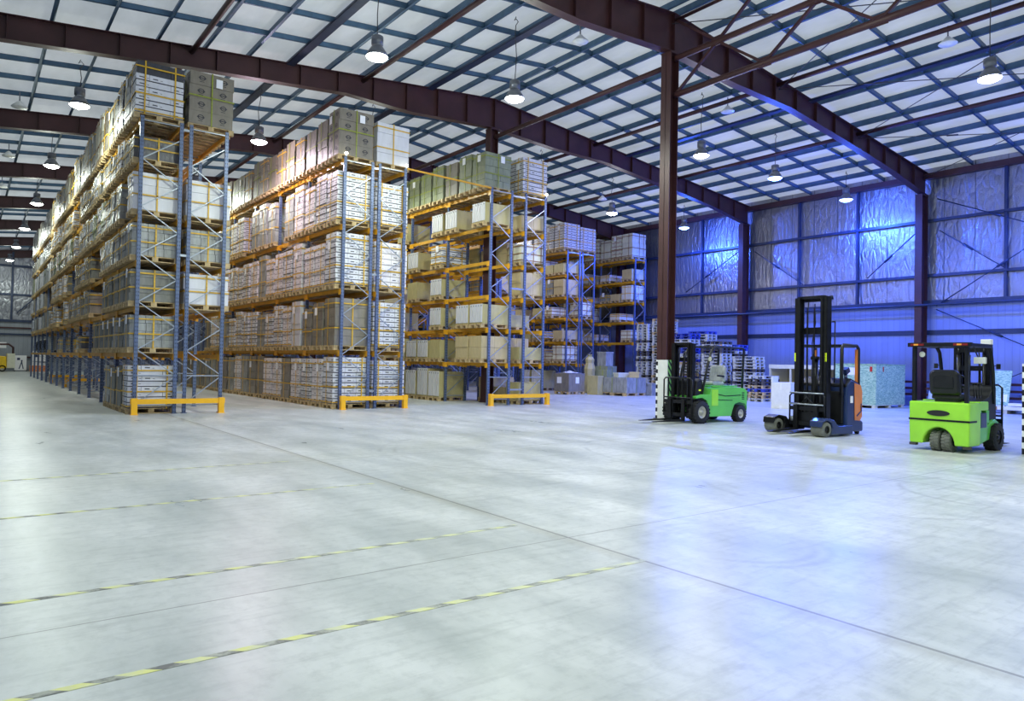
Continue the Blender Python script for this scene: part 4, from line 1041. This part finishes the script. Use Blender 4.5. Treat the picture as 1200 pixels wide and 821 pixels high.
# ------------------------------------------------------------------ things by the foil wall
def crate(x0, x1, y0, y1, h, mat, lab, feet='wood', nm='chipboard_crate'):
    t = root(nm, ((x0+x1)/2, (y0+y1)/2, 0), lab, 'crate'); w, d = (x1-x0)/2, (y1-y0)/2
    mb = MB(); mb.b2(-w, w, -d, d, .12, h); mb.build('crate_box', [mat], t, bevel=.006)
    mb = MB(); mb.b2(-w-.02, w+.02, -d-.02, d+.02, h, h+.02); mb.build('crate_lid', [mat], t)
    for k in range(3):
        y = -d+.1+k*(d-.1)
        for q in range(3): x = -w+.12+q*(w-.12); mb = MB(); mb.b2(x-.1, x+.1, y-.07, y+.07, 0, .12); mb.build('pallet_block', [feet], t)
    mb = MB(); mb.b2(-w, w, -d, d, .1, .12); mb.build('pallet_deck', [feet], t)
    return t
t = crate(28.55, 31.05, 13.62, 15.35, 1.74, 'osb', 'pale green chipboard crate with paper label, standing by the tall wall column', 'cream')
mb = MB(); mb.b2(-1.262, -1.252, -.05, .35, 1.3, 1.6); mb.build('paper_label', ['paper'], t)
mb = MB(); mb.b2(-1.262, -1.252, -.72, -.62, 1.45, 1.65); mb.b2(-.7, -.62, -.875, -.866, 1.45, 1.65); mb.build('red_sticker', ['red'], t)
t = root('white_carton', (24.6, 15.15, 0), 'big white carton with tape, standing between the pallet stacks and the reach truck', 'carton', rz=.25)
mb = MB(); mb.b2(-.42, .42, -.36, .36, 0, .98); mb.build('carton_body', ['white'], t, bevel=.01)
mb = MB(); mb.b2(-.43, -.421, -.03, .03, .7, .98); mb.b2(-.43, -.421, -.03, .03, 0, .12); mb.b2(-.43, .43, -.03, .03, .981, .985); mb.build('tape_strip', ['paper'], t)
mb = MB(); mb.b2(-.42, .2, .3, .36, .985, 1.2); mb.build('open_flap', ['white'], t)
# open cream crate
t = root('open_crate', (30.2, 17.33, 0), 'long open-fronted cream crate behind the reach truck mast', 'crate')
mb = MB(); mb.b2(.7, .74, -1.55, 1.55, .12, 1.62); mb.build('back_panel', ['c_khaki'], t)
for y in (-1.57, 1.53): mb = MB(); mb.b2(-.7, .7, y, y+.04, .12, 1.62); mb.build('side_panel', ['cream'], t)
mb = MB(); mb.b2(-.74, .74, -1.6, 1.6, 1.62, 1.68); mb.build('lid', ['cream'], t)
mb = MB(); mb.b2(-.74, .74, -1.6, 1.6, .06, .12); mb.b2(-.7, -.5, -1.56, 1.56, 0, .06); mb.b2(.5, .7, -1.56, 1.56, 0, .06); mb.build('base', ['wood'], t)
for y in (-1.59, -.55, .5, 1.52): mb = MB(); mb.b2(-.74, -.66, y, y+.07, .12, 1.62); mb.build('front_post', ['cream'], t)
mb = MB(); mb.b2(-.76, -.74, -1.6, 1.6, 1.5, 1.68); mb.build('front_rail', ['cream'], t)
t = root('plastic_container', (28.2, 16.3, 0), 'light grey plastic tub standing in front of the open cream crate', 'tub')
mb = MB(); mb.prism([(-.3, 0), (.3, 0), (.36, .55), (-.36, .55)], -.35, .35, 'y'); mb.build('tub_body', ['white'], t, bevel=.02)
mb = MB(); mb.b2(-.39, .39, -.39, .39, .55, .6); mb.build('tub_rim', ['lace'], t, bevel=.01)
# bags behind lime forklift
t = root('plastic_sack', (30.6, 11.9, 0), 'white plastic-wrapped sack behind the lime forklift rear post', 'sack')
mb = MB(); mb.lathe([(.001, 0), (.55, .02), (.62, .3), (.58, .7), (.42, 1.0), (.15, 1.12), (.001, 1.14)], n=14); mb.build('sack_body', ['bag'], t)
mb = MB(); mb.lathe([(.1, 1.08), (.06, 1.16), (.14, 1.26), (.001, 1.24)], n=10); mb.build('tied_neck', ['bag'], t)
# boards and lumber on the right
t = root('leaning_board', (30.86, 10.3, .292), 'pale green board leaning upright on the white lumber stack', 'board')
mb = MB(); mb.prism([(.25, 0), (.3, 0), (.72, 1.3), (.67, 1.3)], -.36, .36, 'y'); mb.build('board_face', ['osb'], t)
mb = MB(); mb.prism([(.278, .12), (.285, .12), (.37, .4), (.363, .4)], -.3, -.1, 'y'); mb.build('paper_note', ['paper'], t)
for k, (x, y0, y1, z, h, l) in enumerate(((30.6, 6.4, 11.0, .14, .12, 'lowest, nearest the floor'), (31.1, 6.2, 10.9, .14, .14, 'low one nearer the ribbed wall'), (31.62, 6.0, 9.3, .14, .5, 'tall bundle against the wall'), (30.85, 6.3, 9.8, .285, .1, 'lying across the two low ones'))):
    t = root('lumber_bundle', (x, (y0+y1)/2, z), 'white wrapped plank bundle, '+l, 'lumber'); L = (y1-y0)/2
    mb = MB(); mb.b2(-.22, .22, -L, L, 0, h); mb.build('planks', ['white'], t, bevel=.006)
    mb = MB(); 
    for y in (-L*.6, L*.6): mb.b2(-.225, .225, y-.02, y+.02, 0, h+.003)
    mb.build('strap', ['strapB'], t)
for y in (6.6, 8.2, 9.8):
    mb = MB(); mb.b2(30.35, 31.8, y-.06, y+.06, 0, .138)
    tag(mb.build('timber_bearer', ['oldwood']), f"timber bearer under the white lumber, {'nearest' if y < 7 else 'middle' if y < 9 else 'under the leaning board'}", 'timber')

# ------------------------------------------------------------------ junk pile in front of the fifth rack
def boxthing(nm, x, y, z, d, mat, lab, rz=0, cat='box', extra=None, pal=False):
    t = root(nm, (x, y, z), lab, cat, rz=rz); zb = 0
    if pal:
        p = bpy.data.objects.new('pallet', PALLET_ME['wood']); C.objects.link(p); p.parent = t; p.scale = (d[0]/1.2, d[1]/.8, 1); zb = .146
    mb = MB(); mb.b2(-d[0]/2, d[0]/2, -d[1]/2, d[1]/2, zb, zb+d[2]); mb.build('box_body', [mat], t, bevel=.01)
    if extra == 'lid':
        mb = MB(); mb.b2(-d[0]/2-.02, d[0]/2+.02, -d[1]/2-.02, d[1]/2+.02, zb+d[2]-.08, zb+d[2]+.01); mb.build('lid', [mat], t)
    if extra == 'note':
        mb = MB(); mb.b2(-d[0]/2-.012, -d[0]/2-.002, 0, .3, zb+d[2]*.45, zb+d[2]*.8); mb.b2(-.1, .15, -d[1]/2-.012, -d[1]/2-.002, zb+d[2]*.45, zb+d[2]*.8); mb.build('paper_note', ['paper'], t)
    if extra == 'strap':
        mb = MB(); mb.b2(-d[0]/2-.004, d[0]/2+.004, -.02, .02, zb, zb+d[2]+.004); mb.b2(-.02, .02, -d[1]/2-.004, d[1]/2+.004, zb, zb+d[2]+.004); mb.build('strap', ['strapG'], t)
    return t
boxthing('paper_label_crate', 24.35, 26.95, 0, (1.2, 1.0, .9), 'c_brown', 'brown crate with white note and a crumpled sheet on top, left of the junk pile', .1, 'crate', 'note', True)
mb = MB(); r = random.Random(5); vs = []; n = 9
for i in range(n):
    for j in range(n): vs.append((24.35+(i-4)*.11, 26.95+(j-4)*.1, 1.06+r.random()*.14*(1-abs(i-4)/5)*(1-abs(j-4)/6)))
mb.add(vs, [(i*n+j, (i+1)*n+j, (i+1)*n+j+1, i*n+j+1) for i in range(n-1) for j in range(n-1)], 0, True)
o = mb.build('crumpled_sheet', ['bag']); s_ = o.modifiers.new('thick', 'SOLIDIFY'); s_.thickness = .012; s_.offset = 1
tag(o, 'crumpled white plastic sheet lying on the brown crate', 'plastic sheet')
boxthing('wrapped_bale', 26.4, 25.3, 0, (1.5, 1.9, .75), 'c_silver', 'wide film-wrapped grey-green bale, largest of the junk pile', .08, 'bale', 'strap', True)
boxthing('olive_box', 25.32, 26.1, 0, (.42, .7, .95), 'c_khaki', 'narrow olive box between the brown crate and the bale', .1, 'box', 'lid')
boxthing('small_carton', 27.75, 24.6, 0, (.6, .55, .62), 'c_silver', 'small pale carton on the floor right of the bale', .2, 'carton', 'lid')
boxthing('small_carton', 25.9, 26.0, .9, (.5, .5, .35), 'c_sage', 'sage carton on the bale, at its left', .3, 'carton', 'strap')
boxthing('small_carton', 26.6, 25.5, .9, (.7, .45, .22), 'c_cream', 'flat cream carton lying on the bale', -.2, 'carton', 'lid')
boxthing('small_carton', 26.8, 24.75, .9, (.45, .5, .28), 'c_tan', 'tan carton at the front corner of the bale', .5, 'carton', 'lid')
boxthing('wrapped_parcel', 27.2, 27.3, 0, (.9, .9, 1.3), 'c_sage', 'sage wrapped parcel behind the bale', .2, 'parcel', 'strap', True)
boxthing('pale_blue_box', 27.15, 27.25, 1.45, (.6, .6, .75), 'c_silver', 'pale blue box standing highest behind the junk pile', .1, 'box', 'lid')
t = root('covered_bundle', (26.35, 27.6, 0), 'upright olive bundle tied at the top, tallest of the junk pile', 'bundle')
mb = MB(); mb.lathe([(.001, 0), (.3, .02), (.33, .5), (.27, .9), (.3, 1.3), (.22, 1.6), (.25, 1.78), (.16, 1.92), (.1, 1.96), (.15, 2.06), (.001, 2.02)], n=7, sm=False); mb.build('cover', ['c_khaki'], t)
mb = MB(); mb.lathe([(.11, 1.93), (.13, 1.95), (.11, 1.97)], n=12); mb.build('tie', ['strapG'], t)
t = root('wrapped_tools', (29.3, 27.75, 0), 'heap of dark bagged goods on a low pallet at the opening of the wall-side rack', 'bagged goods')
p = bpy.data.objects.new('pallet', PALLET_ME['darkwood']); C.objects.link(p); p.parent = t
r = random.Random(3)
for k in range(7):
    mb = MB(); a, b = r.uniform(-.4, .4), r.uniform(-.22, .22); z = .146+(k//4)*.3; s = r.uniform(.2, .28)
    mb.lathe([(.001, z), (s, z+.03), (s*1.1, z+.18), (s*.7, z+.33), (.001, z+.38)], (a, b, 0), 10); mb.build('bag', ['c_dark'], t)
t = root('fire_extinguisher_cabinet', (31.75, 29.7, .0), 'red cabinet glimpsed inside the dark floor opening of the wall-side rack', 'cabinet')
mb = MB(); mb.b2(-.12, .25, -.4, .4, 0, 1.0); mb.build('cabinet_body', ['red'], t, bevel=.01)
mb = MB(); mb.b2(-.14, -.12, -.34, .34, .08, .92); mb.build('cabinet_door', ['red'], t)

# ------------------------------------------------------------------ far left end of the aisle
t = root('yellow_tugger', (1.9, 72.2, 0), 'yellow electric tug parked at the end wall, far end of the leftmost aisle', 'vehicle')
mb = MB(); mb.prism([(-.9, .25), (-.9, 1.5), (-.3, 1.6), (.2, 1.3), (.75, 1.25), (.8, .25)], -.9, .9, 'y'); mb.build('body', ['yellow'], t, bevel=.06)
mb = MB(); mb.b2(.8, 1.35, -.8, .8, .3, 1.5); mb.build('cream_box', ['cream'], t, bevel=.03)
for x in (-.5, .5):
    for s in (-1, 1): wheel(t, x, s*.8, .28, .2, knobs=False)
mb = MB(); mb.tube([(-.9, -.7, 1.4), (-.9, -.7, 2.2), (.9, -.7, 2.25), (1.2, -.7, 2.0), (1.2, -.7, 1.4)], .08, 8); mb.build('roll_bar', ['brown'], t)
for x, y, w_, h, l in ((3.75, 73.9, .85, 1.35, 'white notice board with dark print leaning at the end wall'), (5.0, 73.9, 1.1, 1.75, 'larger white board with a blue mark at the end wall')):
    t = root('display_board', (x, y, 0), l, 'board')
    mb = MB(); mb.b2(-w_/2, w_/2, -.03, .03, .08, h); mb.build('panel', ['paper'], t)
    for s in (-1, 1): mb = MB(); mb.b2(s*w_/2-.04, s*w_/2+.04, -.25, .25, 0, .08); mb.build('foot', ['steel_dark'], t)
    mb = MB(); mb.b2(-w_*.3, -w_*.05, -.036, -.031, h*.7, h*.85)
    if w_ < 1: mb.bar((-.1, -.034, .2), (.12, -.034, .95), .01, .07); mb.bar((.2, -.034, .2), (.05, -.034, .95), .01, .07)
    mb.build('printed_mark', ['navy'], t)
boxthing('orange_bin', 4.9, 73.0, 0, (1.1, .7, .5), 'orange', 'low orange bin in front of the larger white board', 0, 'bin', 'lid')
mb = MB(); mb.b2(2.1, 2.75, Y1-.03, Y1-.001, 1.95, 2.45); tag(mb.build('wall_sign', ['paper']), 'white notice fixed to the distant end wall', 'notice')

# ------------------------------------------------------------------ lamps
TINT = {'w': (238, 249, 236), 'n': (238, 240, 255), 'p': (255, 232, 250), 'b': (58, 98, 246), 'bw': (176, 194, 255)}
for k, c in TINT.items():
    M['glow_'+k] = glow('lamp_glow_'+k, tuple(int(v*.6+255*.4) for v in c), 30 if k != 'b' else 16)
def make_lamp():
    t = root('high_bay_lamp', (0, 0, 0), 'x', 'lamp')
    mb = MB(); mb.lathe([(.10, .52), (.13, .50), (.13, .3), (.1, .28)], n=16); mb.lathe([(.001, .52), (.1, .52)], n=16); kid(mb.build('ballast_housing', ['hood'], t), t)
    mb = MB(); mb.lathe([(.09, .28), (.13, .24), (.2, .12), (.25, 0), (.235, 0), (.19, .11), (.12, .22)], n=24); kid(mb.build('reflector', ['hood'], t), t)
    mb = MB(); mb.lathe([(.001, -.085), (.12, -.075), (.21, -.03), (.236, .0), (.2, .05), (.001, .06)], n=24); kid(mb.build('glass_lens', ['glow_w'], t), t)
    return t
LPROTO = {}
def lamp(x, y, tint, power, lab, z=8.92, first=[True]):
    if tint not in LPROTO:
        t = make_lamp(); LPROTO[tint] = t
        for o in KIDS[t.name]:
            if o.name.startswith('glass_lens'): o.data.materials[0] = M['glow_'+tint]
    else: t = copy_tree(LPROTO[tint])
    t.location = (x, y, z); t.scale = (1.12, 1.12, 1); t['label'] = lab; t['group'] = 'lit high-bay lamps under the roof'
    # cable with a slack loop
    zc = ztop(x)-z; mb = MB(); r = random.uniform(-.05, .05)
    pts = [(0, 0, .5), (r, .01, .5+(zc-.5)*.4), (-r*.6, -.01, .5+(zc-.5)*.75), (0, 0, zc-.22), (.07, 0, zc-.1), (.02, .02, zc-.02), (-.05, 0, zc-.1), (0, 0, zc+.02)]
    mb.tube(pts, .011, 5); mb.build('hanging_cable', ['cable'], t)
    L = bpy.data.lights.new('lamp_light', 'SPOT'); L.spot_size = math.radians(168); L.spot_blend = .35; L.energy = power; L.color = lin(TINT[tint]); L.shadow_soft_size = .16
    lo = bpy.data.objects.new('lamp_light', L); C.objects.link(lo); lo.parent = t; lo.location = (0, 0, -.3)
    L = bpy.data.lights.new('lamp_extra_fill', 'POINT'); L.energy = power*.33; L.color = lin(TINT[tint]); L.shadow_soft_size = .16  # extra point light added to brighten the ceiling and upper loads
    lo = bpy.data.objects.new('lamp_extra_fill', L); C.objects.link(lo); lo.parent = t; lo.location = (0, 0, -.3)
    return t
def unlit(x, y, lab):
    t = root('ceiling_unlit_lamp', (x, y, ztop(x)-.5), lab, 'lamp', group='small unlit lamps close to the roof')
    mb = MB(); mb.lathe([(.04, .2), (.1, .14), (.24, .0), (.22, -.02), (.001, -.05)], n=20); mb.build('reflector', ['hoodw'], t)
    mb = MB(); mb.tube([(0, 0, .2), (0, 0, .5)], .02, 6); mb.build('stem', ['hood'], t)
LY = [(-1.7, 'behind the camera'), (6.95, 'lime forklift bay'), (15.85, 'bay before the rack fronts'), (24.7, 'just behind rack fronts'), (33.4, 'second bay behind rack fronts')]
LX = [(2.5, 'over the leftmost aisle'), (7.8, 'over the second aisle'), (12.05, 'over the third aisle'), (20.35, 'right of the striped column'), (24.9, 'second from the foil wall'), (30.35, 'nearest the foil wall')]
PW = {'w': 640, 'n': 500, 'p': 480, 'b': 2150, 'bw': 500}
for iy, (y, ly) in enumerate(LY):
    for ix, (x, lx) in enumerate(LX):
        tint = 'w' if ix < 3 else 'n'
        if ix >= 4: tint = 'b'
        if ix == 3 and iy == 1: tint = 'bw'
        if ix == 4 and iy in (3, 4): tint = 'n'
        if (ix, iy) == (1, 3): tint = 'p'
        if (ix, iy) in ((3, 0), (2, 0)): tint = 'w'
        if (ix, iy) in ((0, 2), ): continue
        if iy == 0: tint = 'w'
        if ix == 5 and iy == 0: continue
        if ix == 5 and iy == 4: continue
        lamp(x, y, tint, PW[tint]*(.72 if iy == 0 else .9 if iy == 1 and ix < 3 else .6 if ix > 1 and iy == 3 and tint != 'b' else .45 if ix > 1 and iy == 4 else .4 if ix == 0 and iy > 2 else .6 if (ix, iy) == (4, 1) else 1), f"{'blue-lit' if tint == 'b' else 'bright'} pendant lamp {lx}, {ly}")
for k, y in enumerate((42.3, 51.3, 60.5, 69.5)):
    lamp(2.6, y, 'w', 330, f'bright pendant lamp over the leftmost aisle, {ORD[k+2]} bay behind rack fronts')
for x, y, l in ((14.0, 15.3, 'close to the roof left of the striped column'), (21.3, 8.3, 'close to the roof near the top right lamp'), (21.2, 15.4, 'close to the roof right of the striped column'), (1.2, 28.6, 'close to the roof over the leftmost aisle, nearest one'), (1.2, 36.0, 'close to the roof over the leftmost aisle, middle one'), (1.2, 42.9, 'close to the roof over the leftmost aisle, farthest one'), (26, 26.5, 'close to the roof above the wall rack aisle')):
    unlit(x, y, 'small pale unlit lamp '+l)

w = bpy.data.worlds.new('overcast_sky'); SC.world = w; w.use_nodes = True
w.node_tree.nodes['Background'].inputs[0].default_value = (.84, .92, 1.0, 1); w.node_tree.nodes['Background'].inputs[1].default_value = .7
vs = SC.view_settings; vs.view_transform = 'Standard'; vs.look = 'None'; vs.gamma = 1; vs.use_curve_mapping = False; vs.exposure = 0.0
try:
    SC.cycles.sample_clamp_indirect = 4; SC.cycles.max_bounces = 6; SC.cycles.diffuse_bounces = 4; SC.cycles.glossy_bounces = 3; SC.cycles.transparent_max_bounces = 6
    SC.cycles.use_denoising = True
except Exception: pass
